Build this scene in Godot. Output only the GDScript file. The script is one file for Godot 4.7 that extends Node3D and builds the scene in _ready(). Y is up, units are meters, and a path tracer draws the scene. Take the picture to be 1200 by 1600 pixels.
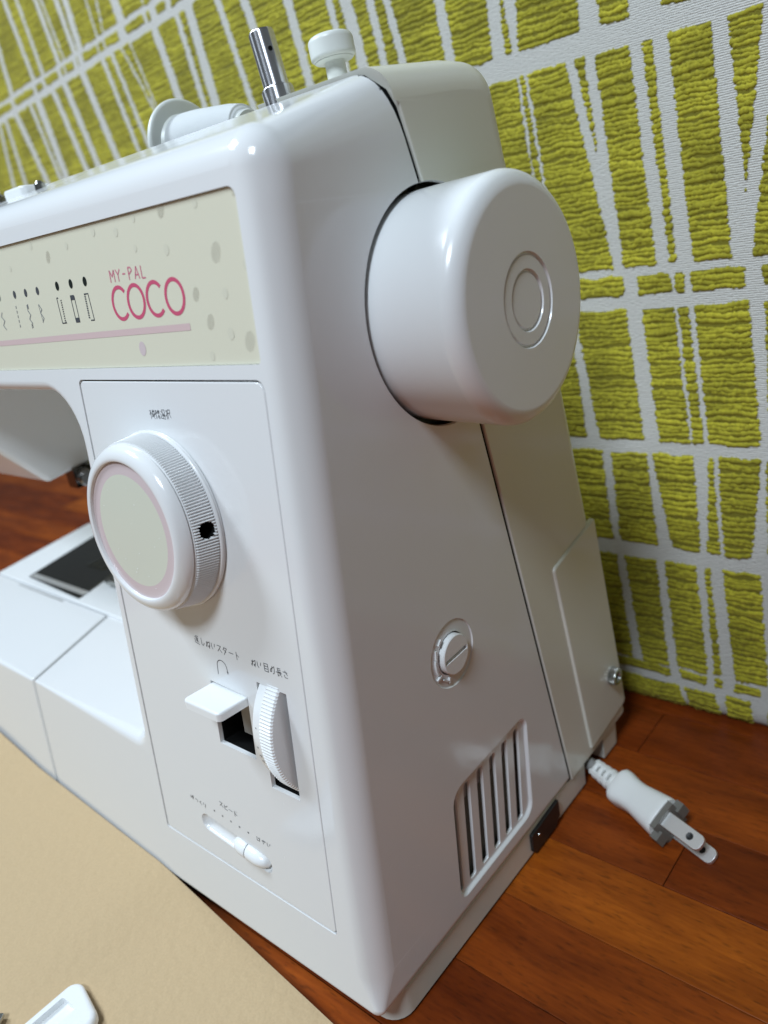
extends Node3D

# ---------------------------------------------------------------- frames
const TILT := 0.08670514          # the front of the machine leans back by this angle
const FLOOR_Y := -0.0165
const LEAN := 0.13962634          # the sofa back leans back by 8 degrees

var rng := RandomNumberGenerator.new()
var M := {}
var used := {}
var machine: Node3D
var origin := Vector3.ZERO        # where the thing being built stands


# a point of the machine's front: x along it, s up its slope, off out of it
func fp(x: float, s: float, off := 0.0) -> Vector3:
	return Vector3(x, s * cos(TILT) + off * sin(TILT), -s * sin(TILT) + off * cos(TILT))


func sofa(x: float, t: float, off := 0.0) -> Vector3:
	return Vector3(x, FLOOR_Y + t * cos(LEAN) + off * sin(LEAN), -0.2155 - t * sin(LEAN) + off * cos(LEAN))


# ---------------------------------------------------------------- mesh building
class Shape:
	var v := PackedVector3Array()
	var uv := PackedVector2Array()
	var f := PackedInt32Array()      # three corners a face, counter-clockwise seen from outside

	func p(a: Vector3, t := Vector2.ZERO) -> int:
		v.append(a)
		uv.append(t)
		return v.size() - 1

	func tri(a: Vector3, b: Vector3, c: Vector3) -> void:
		f.append(p(a)); f.append(p(b)); f.append(p(c))

	func quad(a: Vector3, b: Vector3, c: Vector3, d: Vector3) -> void:
		tri(a, b, c)
		tri(a, c, d)

	func facing(a: Vector3, b: Vector3, c: Vector3, n: Vector3) -> void:
		if (b - a).cross(c - a).dot(n) < 0.0:
			tri(a, c, b)
		else:
			tri(a, b, c)

	func loft(rings: Array, closed := true, flip := false) -> void:
		for i in rings.size() - 1:
			var r: PackedVector3Array = rings[i]
			var s: PackedVector3Array = rings[i + 1]
			var n := r.size()
			for j in (n if closed else n - 1):
				var k := (j + 1) % n
				if flip:
					quad(r[j], r[k], s[k], s[j])
				else:
					quad(r[j], s[j], s[k], r[k])

	func fan(ring: PackedVector3Array, n: Vector3) -> void:
		var c := Vector3.ZERO
		for a in ring:
			c += a
		c /= ring.size()
		for j in ring.size():
			facing(c, ring[j], ring[(j + 1) % ring.size()], n)

	func box(a: Vector3, b: Vector3, basis := Basis.IDENTITY, at := Vector3.ZERO) -> void:
		var c := []
		for i in 8:
			c.append(at + basis * Vector3(b.x if i & 1 else a.x, b.y if i & 2 else a.y, b.z if i & 4 else a.z))
		for q in [[0, 2, 3, 1], [4, 5, 7, 6], [0, 1, 5, 4], [2, 6, 7, 3], [0, 4, 6, 2], [1, 3, 7, 5]]:
			quad(c[q[0]], c[q[1]], c[q[2]], c[q[3]])

	# normals: averaged by area over the faces at a point that turn less than the crease
	func mesh(crease := 40.0, with_uv := false) -> ArrayMesh:
		var n := f.size() / 3
		var fn := PackedVector3Array()
		var at := {}
		var key := PackedInt64Array()
		key.resize(f.size())
		for i in n:
			fn.append((v[f[i * 3 + 1]] - v[f[i * 3]]).cross(v[f[i * 3 + 2]] - v[f[i * 3]]))
		for i in f.size():
			var a := v[f[i]]
			var k := (int(round(a.x * 2e5)) * 2097152 + int(round(a.y * 2e5))) * 2097152 + int(round(a.z * 2e5))
			key[i] = k
			if at.has(k):
				at[k].append(i / 3)
			else:
				at[k] = PackedInt32Array([i / 3])
		var limit := cos(deg_to_rad(crease))
		var pos := PackedVector3Array()
		var nor := PackedVector3Array()
		var tex := PackedVector2Array()
		var unit := PackedVector3Array()
		for x in fn:
			unit.append(x.normalized())
		for i in n:
			if fn[i].length_squared() < 1e-24:
				continue
			for c in [0, 2, 1]:
				var j: int = i * 3 + c
				var s := Vector3.ZERO
				for o in at[key[j]]:
					if unit[o].dot(unit[i]) > limit:
						s += fn[o]
				pos.append(v[f[j]])
				nor.append(s.normalized() if s.length_squared() > 0.0 else unit[i])
				tex.append(uv[f[j]])
		var arrays := []
		arrays.resize(Mesh.ARRAY_MAX)
		arrays[Mesh.ARRAY_VERTEX] = pos
		arrays[Mesh.ARRAY_NORMAL] = nor
		if with_uv:
			arrays[Mesh.ARRAY_TEX_UV] = tex
		var m := ArrayMesh.new()
		m.add_surface_from_arrays(Mesh.PRIMITIVE_TRIANGLES, arrays)
		return m


# trapezoids that fill what lies inside an odd number of the loops
func slabs(loops: Array) -> Array:
	var ys := []
	var edges := []
	for l: PackedVector2Array in loops:
		for i in l.size():
			ys.append(l[i].y)
			edges.append([l[i], l[(i + 1) % l.size()]])
	ys.sort()
	var out := []
	for i in ys.size() - 1:
		var y0: float = ys[i]
		var y1: float = ys[i + 1]
		if y1 - y0 < 1e-8:
			continue
		var ym := (y0 + y1) / 2.0
		var hit := []
		for e in edges:
			var a: Vector2 = e[0]
			var b: Vector2 = e[1]
			if (a.y < ym) != (b.y < ym):
				var k := (b.x - a.x) / (b.y - a.y)
				hit.append([a.x + k * (ym - a.y), a.x + k * (y0 - a.y), a.x + k * (y1 - a.y)])
		hit.sort_custom(func(p, q): return p[0] < q[0])
		for j in range(0, hit.size() - 1, 2):
			out.append([Vector2(hit[j][1], y0), Vector2(hit[j + 1][1], y0), Vector2(hit[j + 1][2], y1), Vector2(hit[j][2], y1)])
	return out


func fill(st: Shape, loops: Array, to: Callable, n: Vector3) -> void:
	for q in slabs(loops):
		var a: Vector3 = to.call(q[0])
		var b: Vector3 = to.call(q[1])
		var c: Vector3 = to.call(q[2])
		var d: Vector3 = to.call(q[3])
		st.facing(a, b, c, n)
		st.facing(a, c, d, n)


# a polygon (counter-clockwise) with its corners rounded: [points, outward normals, edge radii]
func rounded(pts: Array, radii: Array, edge: Array, seg := 8) -> Array:
	var out := PackedVector2Array()
	var nrm := PackedVector2Array()
	var er := PackedFloat32Array()
	var n := pts.size()
	for i in n:
		var p: Vector2 = pts[i]
		var a: Vector2 = (p - pts[(i + n - 1) % n]).normalized()
		var b: Vector2 = (pts[(i + 1) % n] - p).normalized()
		var na := Vector2(a.y, -a.x)
		var nb := Vector2(b.y, -b.x)
		var turn := a.angle_to(b)
		var r: float = radii[i]
		if absf(turn) < 0.02 or r <= 0.0:
			var m := (na + nb).normalized()
			out.append(p)
			nrm.append(m / maxf(m.dot(na), 0.3))
			er.append(edge[i])
			continue
		var t := r * tan(absf(turn) / 2.0)
		var side := signf(turn)
		var c := p - a * t - na * r * side
		for k in seg + 1:
			var m := na.rotated(turn * k / seg)
			out.append(c + m * r * side)
			nrm.append(m)
			er.append(edge[i])
	return [out, nrm, er]


func circle(c: Vector2, r: float, n := 64) -> PackedVector2Array:
	var out := PackedVector2Array()
	for i in n:
		out.append(c + Vector2.from_angle(TAU * i / n) * r)
	return out


# a slab with rounded edges: outline o (from rounded()), to(x, y, off) maps it, back(x, y) gives the far ring
func pillow(st: Shape, o: Array, to: Callable, depth: float, holes := [], seg := 6, back = null, skip = null) -> Array:
	var rings := []
	var inner := PackedVector2Array()
	for k in seg + 1:
		var th := PI / 2 * k / seg
		var ring := PackedVector3Array()
		for i in o[0].size():
			var r: float = o[2][i]
			var p: Vector2 = o[0][i] - o[1][i] * r * (1.0 - sin(th))
			if k == 0:
				inner.append(p)
			ring.append(to.call(p.x, p.y, -r * (1.0 - cos(th))))
		rings.append(ring)
	var last := PackedVector3Array()
	for p in o[0]:
		last.append(back.call(p.x, p.y) if back != null else to.call(p.x, p.y, -depth))
	st.loft(rings)
	var front: PackedVector3Array = rings[-1]
	for j in front.size():
		var k := (j + 1) % front.size()
		if skip != null and skip.call(o[0][j], o[0][k]):
			continue
		st.quad(front[j], last[j], last[k], front[k])
	var n: Vector3 = to.call(0, 0, 1) - to.call(0, 0, 0)
	fill(st, [inner] + holes, func(q): return to.call(q.x, q.y, 0.0), n)
	return [front, last, inner]


# walls of a hole through a slab, from off a to off b, with a floor if wanted
func hole_walls(st: Shape, loop: PackedVector2Array, to: Callable, a: float, b: float, floor_too := false) -> void:
	var r := PackedVector3Array()
	var s := PackedVector3Array()
	for p in loop:
		r.append(to.call(p.x, p.y, a))
		s.append(to.call(p.x, p.y, b))
	st.loft([r, s], true, true)
	if floor_too:
		fill(st, [loop], func(q): return to.call(q.x, q.y, b), to.call(0, 0, 1) - to.call(0, 0, 0))


# a turned shape: profile of (radius, height) along the axis
func lathe(st: Shape, at: Vector3, axis: Vector3, profile: Array, seg := 64, squash := 1.0, side := Vector3.ZERO) -> void:
	var w := axis.normalized()
	var u := side.normalized() if side != Vector3.ZERO else w.cross(Vector3.UP if absf(w.y) < 0.9 else Vector3.RIGHT).normalized()
	var b := w.cross(u)
	var rings := []
	for q: Vector2 in profile:
		var ring := PackedVector3Array()
		for i in seg:
			var a := -TAU * i / seg
			ring.append(at + w * q.y + (u * cos(a) + b * sin(a) * squash) * maxf(q.x, 1e-5))
		rings.append(ring)
	st.loft(rings, true, true)


func arc(cx: float, cy: float, r: float, a0: float, a1: float, n := 6) -> Array:
	var out := []
	for i in n + 1:
		var a := deg_to_rad(lerpf(a0, a1, float(i) / n))
		out.append(Vector2(cx + r * cos(a), cy + r * sin(a)))
	return out


# printed lines: polylines laid as flat ribbons on a surface
func ribbon(st: Shape, line: Array, w: float, to: Callable, off := 0.00006, closed := false) -> void:
	var n := line.size()
	var l := PackedVector3Array()
	var r := PackedVector3Array()
	for i in n:
		var a: Vector2 = line[(i + n - 1) % n] if closed or i > 0 else line[i]
		var b: Vector2 = line[(i + 1) % n] if closed or i < n - 1 else line[i]
		var c: Vector2 = line[i]
		var d0 := (c - a).normalized() if c != a else (b - c).normalized()
		var d1 := (b - c).normalized() if c != b else d0
		var m := (d0 + d1).normalized()
		if m == Vector2.ZERO:
			m = d0
		var q := Vector2(-m.y, m.x) * w / 2.0 / maxf(m.dot(d0), 0.5)
		l.append(to.call(c.x + q.x, c.y + q.y, off))
		r.append(to.call(c.x - q.x, c.y - q.y, off))
	var up: Vector3 = to.call(0, 0, 1) - to.call(0, 0, 0)
	for i in (n if closed else n - 1):
		var k := (i + 1) % n
		st.facing(l[i], r[i], r[k], up)
		st.facing(l[i], r[k], l[k], up)


func disc(st: Shape, c: Vector2, rx: float, ry: float, to: Callable, off := 0.00006, n := 20) -> void:
	var ring := PackedVector3Array()
	for i in n:
		ring.append(to.call(c.x + rx * cos(TAU * i / n), c.y + ry * sin(TAU * i / n), off))
	st.fan(ring, to.call(0, 0, 1) - to.call(0, 0, 0))


const GLYPHS := {
	"ス": "1888 8811 5491", "タ": "4915 3888 8820 3663", "ー": "1595", "ト": "4940 4684", "ピ": "2821 2181 2587 8999 7888", "ド": "3930 3683 6979 8999",
	"し": "3932416184", "ぬ": "2733 4821123567 6788846370 5361 7283", "い": "181331 7864", "目": "2029898020 2686 2383",
	"の": "593212257889857150", "長": "3935 3989 3787 3585 0494 343051 5490 8362", "さ": "1787 4984 3432415181", "返": "3989 3943 4777 7742 4682 1817 0515 1512 021190",
	"模": "0838 2920 2704 2745 5898 6967 8987 57979454575575 5595 4393 7342 7390", "様": "0838 2920 2704 2745 5898 4797 4696 7970 7441 7490 5846",
	"選": "1817 0515 1512 021190 394944 36493969 6979898676 4585 3494 5453 7473 3393 5241 7291", "択": "0838 2920 0346 49898646 4940 6691",
	"ゆ": "181368 6889 8974 7453 5961", "っ": "2676 7684 8472", "く": "783571", "り": "2824 7875 7550", "は": "1810 3686 6861 613142", "や": "0587 8764 5857 3830",
	"M": "1019 1954 5499 9990", "Y": "1955 9955 5550", "-": "2575", "P": "2029 2969 698776 7624", "A": "1059 5990 2373", "L": "2920 2080",
}


func glyph(st: Shape, ch: String, at: Vector2, dx: Vector2, dy: Vector2, w: float, to: Callable) -> void:
	for token in GLYPHS[ch].split(" "):
		var line := []
		for i in range(0, token.length() - 1, 2):
			line.append(at + dx * (token[i].to_int() / 9.0) + dy * (token[i + 1].to_int() / 9.0))
		if line.size() > 1:
			ribbon(st, line, w, to)


func text(st: Shape, what: String, a: Vector2, b: Vector2, h: float, w: float, to: Callable, tight := 0.86) -> void:
	var step := (b - a) / what.length()
	for i in what.length():
		glyph(st, what[i], a + step * i, step * tight, Vector2(0, h), w, to)


# ---------------------------------------------------------------- scene tree
func numbered(called: String) -> String:
	used[called] = used.get(called, -1) + 1
	return called if used[called] == 0 else "%s_%03d" % [called, used[called]]


func thing(called: String, label: String, category: String, at: Vector3, group := "") -> Node3D:
	var o := Node3D.new()
	o.name = numbered(called)
	add_child(o, true)
	o.position = at
	origin = at
	o.set_meta("label", label)
	o.set_meta("category", category)
	if group:
		o.set_meta("group", group)
	return o


func part(called: String, mesh: Mesh, mat: Material, parent: Node3D, nested := false) -> MeshInstance3D:
	var o := MeshInstance3D.new()
	var k := 0
	o.name = called
	while parent.has_node(NodePath(String(o.name))):
		k += 1
		o.name = "%s_%03d" % [called, k]
	o.mesh = mesh
	o.material_override = mat
	o.position = Vector3.ZERO if nested else -origin
	parent.add_child(o, true)
	return o


func lin(r: float, g: float, b: float) -> Color:
	return Color(r, g, b).linear_to_srgb()


func mat(called: String, c: Color, rough := 0.5, spec := 0.5, metal := 0.0) -> StandardMaterial3D:
	var m := StandardMaterial3D.new()
	m.albedo_color = c
	m.roughness = rough
	m.metallic_specular = spec
	m.metallic = metal
	m.resource_name = called
	M[called] = m
	return m


func _ready() -> void:
	# camera
	var cam := Camera3D.new()
	cam.name = "camera"
	add_child(cam)
	cam.transform = Transform3D(Basis(Vector3(0.7547854, -0.1617895, -0.6357068), Vector3(-0.1083656, 0.9250382, -0.3640897), Vector3(0.6469589, 0.3436984, 0.6806729)).orthonormalized(), Vector3(0.1417, 0.2331, 0.1073))
	cam.fov = 67.38
	cam.near = 0.01
	cam.far = 20.0
	var lens := CameraAttributesPhysical.new()
	lens.frustum_focal_length = 18.0
	lens.frustum_focus_distance = 0.245
	lens.frustum_near = 0.01
	lens.frustum_far = 20.0
	lens.exposure_aperture = 7.0
	cam.attributes = lens
	cam.current = true

	# the room's dim light and the ceiling lamp
	var e := Environment.new()
	e.background_mode = Environment.BG_COLOR
	e.background_color = Color(0.83, 0.88, 0.895)
	e.background_energy_multiplier = 0.13
	e.tonemap_mode = Environment.TONE_MAPPER_LINEAR
	e.tonemap_exposure = 1.0
	e.sdfgi_enabled = true
	e.ssao_enabled = true
	e.ssil_enabled = true
	var we := WorldEnvironment.new()
	we.name = "environment"
	we.environment = e
	add_child(we)
	ceiling_lamp("ceiling_lamp_light", Vector3(0.27, 1.42, 0.98), Vector2(0.32, 0.32), 2.15)
	ceiling_lamp("hanging_lamp_light", Vector3(-0.75, 1.10, 0.35), Vector2(0.26, 0.26), 1.22)

	materials()
	build_floor()
	build_sofa()
	build_machine()
	build_spool()
	build_plug()
	build_paper()
	build_small_things()


func ceiling_lamp(called: String, at: Vector3, size: Vector2, energy: float) -> void:
	var lamp := AreaLight3D.new()
	lamp.name = called
	lamp.area_size = size
	lamp.light_energy = energy
	lamp.light_color = Color(0.885, 0.945, 1.0)
	lamp.shadow_enabled = true
	lamp.area_range = 6.0
	add_child(lamp)
	lamp.look_at_from_position(at, Vector3(-0.05, 0.1, -0.05))


# ---------------------------------------------------------------- materials
func noise(freq: float, seed_: int, octaves := 4) -> FastNoiseLite:
	var n := FastNoiseLite.new()
	n.noise_type = FastNoiseLite.TYPE_SIMPLEX_SMOOTH
	n.seed = seed_
	n.frequency = freq
	n.fractal_octaves = octaves
	return n


# wood grain running along u
func wood_image(seed_: int, dark: Color, light: Color) -> Image:
	var w := 512
	var h := 256
	var im := Image.create(w, h, false, Image.FORMAT_RGB8)
	var a := noise(1.0, seed_, 4)
	var b := noise(1.0, seed_ + 7, 3)
	var c := noise(1.0, seed_ + 13, 2)
	for y in h:
		for x in w:
			# the picture closes on itself along u
			var an := TAU * x / w
			var px := cos(an) * 0.9
			var py := sin(an) * 0.9
			var warp := c.get_noise_3d(px * 0.6, py * 0.6, y * 0.008) * 24.0
			var broad := a.get_noise_3d(px * 0.8, py * 0.8, (y + warp) * 0.028)
			var fine := b.get_noise_3d(px * 3.5, py * 3.5, (y + warp * 0.3) * 0.33)
			var pore := maxf(0.0, b.get_noise_3d(px * 9.0 + 40.0, py * 9.0, y * 0.55) - 0.22)
			var t := clampf(0.5 + broad * 0.60 + fine * 0.30, 0.0, 1.0)
			var col := dark.lerp(light, t) * (1.0 - pore * 0.55)
			im.set_pixel(x, y, col)
	return im


func grain_texture(freq: float, seed_: int, low: float, high: float, size := 256) -> NoiseTexture2D:
	var t := NoiseTexture2D.new()
	t.width = size
	t.height = size
	t.seamless = true
	t.noise = noise(freq, seed_, 4)
	var g := Gradient.new()
	g.set_color(0, Color(low, low, low))
	g.set_color(1, Color(high, high, high))
	t.color_ramp = g
	return t


func materials() -> void:
	var m := mat("white_plastic", lin(0.77, 0.775, 0.775), 0.2, 0.5)
	m.roughness_texture = grain_texture(0.012, 3, 0.7, 1.25)
	m.roughness_texture_channel = BaseMaterial3D.TEXTURE_CHANNEL_RED
	m.uv1_triplanar = true
	m.uv1_scale = Vector3(6, 6, 6)
	m.roughness = 0.13
	m = mat("aged_plastic", lin(0.73, 0.72, 0.64), 0.24, 0.5)
	mat("plug_white", lin(0.87, 0.88, 0.86), 0.35)
	mat("bright_plastic", lin(0.83, 0.84, 0.84), 0.2, 0.5)
	mat("milky_nylon", lin(0.75, 0.77, 0.73), 0.35, 0.5)
	mat("cream_panel", lin(0.715, 0.69, 0.55), 0.16, 0.5)
	mat("cream_disc", lin(0.66, 0.68, 0.57), 0.2, 0.5)
	mat("pink_ring", lin(0.64, 0.535, 0.54), 0.2, 0.5)
	mat("pink_letter", lin(0.62, 0.20, 0.27), 0.3)
	mat("pink_print", lin(0.66, 0.50, 0.49), 0.25)
	mat("rose_print", lin(0.60, 0.10, 0.185), 0.3)
	mat("dot_print", lin(0.68, 0.658, 0.53), 0.22)
	mat("dark_print", lin(0.07, 0.075, 0.085), 0.4)
	mat("pale_print", lin(0.19, 0.20, 0.21), 0.4)
	mat("window_black", lin(0.012, 0.018, 0.015), 0.15)
	mat("black_plastic", lin(0.012, 0.012, 0.012), 0.45)
	mat("void", lin(0.008, 0.008, 0.008), 0.9, 0.1)
	mat("grey_plastic", lin(0.30, 0.295, 0.28), 0.5)
	mat("chrome", lin(0.74, 0.73, 0.76), 0.27, 0.5, 1.0)
	M.chrome.anisotropy_enabled = true
	M.chrome.anisotropy = 0.9
	mat("steel", lin(0.42, 0.42, 0.40), 0.24, 0.5, 1.0)
	mat("dark_steel", lin(0.22, 0.215, 0.21), 0.2, 0.5, 1.0)
	mat("plug_grey", lin(0.17, 0.16, 0.14), 0.45)
	mat("vent_back", lin(0.36, 0.355, 0.33), 0.7, 0.2)
	mat("scratch", lin(0.86, 0.87, 0.87), 0.4)
	mat("blade_metal", lin(0.95, 0.95, 0.94), 0.5, 0.5, 1.0)
	mat("thread", lin(0.76, 0.78, 0.78), 0.75, 0.3)
	mat("red_plastic", lin(0.35, 0.03, 0.03), 0.4)
	var th := Image.create(8, 64, false, Image.FORMAT_RGB8)
	for y in 64:
		for x in 8:
			var q := 0.5 + 0.5 * sin(TAU * (y / 8.0 + x / 64.0))
			th.set_pixel(x, y, Color(q, q, q))
	M.thread.heightmap_enabled = true
	M.thread.heightmap_texture = ImageTexture.create_from_image(th)
	M.thread.heightmap_scale = 0.02
	# kraft paper
	m = mat("kraft", lin(0.55, 0.405, 0.238), 0.75, 0.3)
	m.albedo_texture = grain_texture(0.22, 11, 0.95, 1.0, 512)
	m.uv1_triplanar = true
	m.uv1_world_triplanar = true
	m.uv1_scale = Vector3(7, 7, 7)
	m.heightmap_enabled = true
	m.heightmap_texture = grain_texture(0.05, 12, 0.0, 1.0, 512)
	m.heightmap_scale = 0.03
	# woven ground of the upholstery: fine ribs with a broken plain weave
	var s := 128
	var im := Image.create(s, s, false, Image.FORMAT_RGB8)
	var bump := Image.create(s, s, false, Image.FORMAT_RGB8)
	var jitter := noise(0.06, 21, 2)
	for y in s:
		for x in s:
			var row := y / 8
			var rib := absf(sin(PI * (y + jitter.get_noise_2d(x * 0.5, row * 31.0) * 2.0) / 8.0))
			var thread := 0.5 + 0.5 * sin(TAU * (x / 8.0 + row * 0.5))
			var hgt := clampf(rib * (0.62 + 0.38 * thread), 0.0, 1.0)
			bump.set_pixel(x, y, Color(hgt, hgt, hgt))
			var k := 0.80 + 0.20 * hgt + jitter.get_noise_2d(x * 2.0, y * 2.0) * 0.05
			im.set_pixel(x, y, Color(k, k, k))
	m = mat("woven_ground", lin(0.75, 0.73, 0.68), 0.9, 0.2)
	m.albedo_texture = ImageTexture.create_from_image(im)
	m.heightmap_enabled = true
	m.heightmap_texture = ImageTexture.create_from_image(bump)
	m.heightmap_scale = 0.05
	m = mat("chenille", Color.WHITE, 0.85, 0.25)
	m.vertex_color_use_as_albedo = true
	m.rim_enabled = true
	m.rim = 0.25
	m.rim_tint = 0.7
	m.uv1_triplanar = true
	m.uv1_scale = Vector3(70, 70, 70)
	m.heightmap_enabled = true
	m.heightmap_texture = grain_texture(0.16, 63, 0.0, 1.0, 256)
	m.heightmap_scale = 0.035
	for k in 4:
		var w := mat("wood_%d" % k, Color.WHITE, 0.42, 0.35)
		var dark: Color = [Color(0.40, 0.165, 0.045), Color(0.50, 0.23, 0.055), Color(0.36, 0.14, 0.04), Color(0.47, 0.205, 0.05)][k]
		var light: Color = [Color(0.63, 0.30, 0.085), Color(0.74, 0.39, 0.105), Color(0.56, 0.25, 0.07), Color(0.69, 0.345, 0.095)][k]
		w.albedo_texture = ImageTexture.create_from_image(wood_image(31 + k * 17, dark, light))
		w.roughness_texture = grain_texture(0.03, 40 + k, 0.75, 1.15)
	mat("subfloor", lin(0.02, 0.01, 0.005), 0.9, 0.1)


# ---------------------------------------------------------------- floor
func build_floor() -> void:
	var root := Node3D.new()
	root.name = "floor"
	add_child(root)
	root.set_meta("kind", "structure")
	origin = Vector3(0, FLOOR_Y, 0)
	root.position = origin
	var sub := Shape.new()
	sub.quad(Vector3(-1.45, FLOOR_Y - 0.004, 0.61), Vector3(0.95, FLOOR_Y - 0.004, 0.61), Vector3(0.95, FLOOR_Y - 0.004, -0.75), Vector3(-1.45, FLOOR_Y - 0.004, -0.75))
	part("subfloor", sub.mesh(), M.subfloor, root)
	var r := RandomNumberGenerator.new()
	r.seed = 5
	var pitch := 0.0338
	for i in range(-21, 20):
		var z0 := -0.040 + i * pitch
		var x := -1.45 + r.randf() * 0.3
		var joints := [-1.45]
		while x < 0.8:
			joints.append(x)
			x += r.randf_range(0.30, 0.60)
		joints.append(0.95)
		if i == -3:
			joints = [-1.45, -0.93, -0.40, 0.048, 0.51, 0.95]
		if i in [-1, -2, 0]:
			joints = [-1.45, -0.93 + 0.1 * i, -0.36 - 0.05 * i, 0.34 + 0.07 * i, 0.95]
		for j in joints.size() - 1:
			var st := Shape.new()
			var a := Vector3(joints[j] + 0.0002, FLOOR_Y, z0 + 0.0002)
			var b := Vector3(joints[j + 1] - 0.0002, FLOOR_Y, z0 + pitch - 0.0002)
			plank(st, a, b, r)
			var kind := r.randi() % 4
			if i == -2: kind = 1
			if i == -1: kind = 0
			if i == -3: kind = 2 if joints[j] > 0.0 else 0
			if i == 0: kind = 2
			if i == -4: kind = 0
			if i == -5: kind = 2
			if i == 1: kind = 3
			part("plank", st.mesh(30.0, true), M["wood_%d" % kind], root)


func plank(st: Shape, a: Vector3, b: Vector3, r: RandomNumberGenerator) -> void:
	var e := 0.00012
	var off := Vector2(r.randf(), r.randf())
	var ring := func(d: float, y: float) -> Array:
		return [Vector3(a.x + d, y, b.z - d), Vector3(b.x - d, y, b.z - d), Vector3(b.x - d, y, a.z + d), Vector3(a.x + d, y, a.z + d)]
	var rings: Array = [ring.call(e, FLOOR_Y), ring.call(0.0, FLOOR_Y - e * 0.7), ring.call(0.0, FLOOR_Y - 0.004)]
	var tex := func(q: Vector3) -> Vector2:
		return Vector2(q.x / 0.42, q.z / 0.135) + off
	var put := func(q: Array) -> void:
		for k in [0, 1, 2, 0, 2, 3]:
			st.f.append(st.p(q[k], tex.call(q[k])))
	put.call(rings[0])
	for k in 2:
		for j in 4:
			var n := (j + 1) % 4
			put.call([rings[k][j], rings[k + 1][j], rings[k + 1][n], rings[k][n]])


# ---------------------------------------------------------------- sofa
# rows of the woven pattern: lower edge, upper edge, then for each white strip its left and right side at the top and at the bottom (tenths of a millimetre)
func pattern() -> Array:
	return [
		[0.4195, 0.56, "-6110,-6044,-5753,-5687 -5912,-5852,-5329,-5269 -5693,-5645,-5159,-5111 -5451,-5392,-4892,-4834 -5392,-5361,-4789,-4758 -5164,-5104,-4635,-4575 -4958,-4881,-4560,-4482 -4675,-4651,-4273,-4248 -4391,-4367,-4181,-4156 -4455,-4359,-3971,-3874 -4130,-4089,-3635,-3594 -4063,-3989,-3556,-3482"],
		[0.3186, 0.4033, "-6075,-6020,-5980,-5923 -5942,-5884,-5720,-5661 -5752,-5668,-5301,-5218 -5456,-5400,-5079,-5024 -5338,-5238,-5017,-4917 -5053,-4979,-4653,-4580 -4864,-4783,-4477,-4397 -4579,-4495,-4191,-4108 -4252,-4200,-3884,-3833 -4120,-4074,-3739,-3693 -3977,-3949,-3438,-3410 -3861,-3839,-3466,-3445 -3579,-3501,-3253,-3175 -3301,-3249,-3034,-2982 -3185,-3102,-2942,-2859 -2887,-2836,-2571,-2520 -2679,-2609,-2342,-2273 -2319,-2254,-2073,-2007 -2005,-1959,-1767,-1721 -1932,-1907,-1652,-1588 -1890,-1833,-1642,-1584 -1728,-1693,-1503,-1451 -1727,-1680,-1501,-1454 -1637,-1611,-1377,-1332 -1636,-1595,-1370,-1329 -1284,-1226,-1102,-1043 -924,-872,-834,-762 -913,-902,-722,-694 -809,-732,-728,-692 -462,-408,-376,-278 -212,-270,-146,-77"],
		[0.2158, 0.3082, "-706,-689,-553,-547 -662,-646,-506,-487 -448,-403,-210,-161 -354,-304,-212,-163 -145,-90,-11,50 -46,22,79,152 197,262,313,393 395,459,344,393"],
		[0.2038, 0.2121, "-171,-100,-159,-94 49,69,65,80 113,142,120,149 363,428,376,442"],
		[0.1361, 0.1973, "-449,-414,-351,-285 -153,-78,-56,16 72,89,160,174 136,161,221,243 388,449,463,499"],
		[0.0846, 0.1298, "-272,-226,-213,-173 -44,-23,19,87 176,243,222,252 265,284,311,327 469,484,448,518"],
		[0.0231, 0.0771, "-194,-155,-101,-54 9,51,84,125 201,239,276,304 267,323,339,401 488,526,548,590"],
		[0.0173, 0.0212, "87,136,94,144 269,310,270,311 344,394,346,401"],
		[0.001, 0.013, "139,163,170,195 314,357,342,376"],
	]


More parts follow.
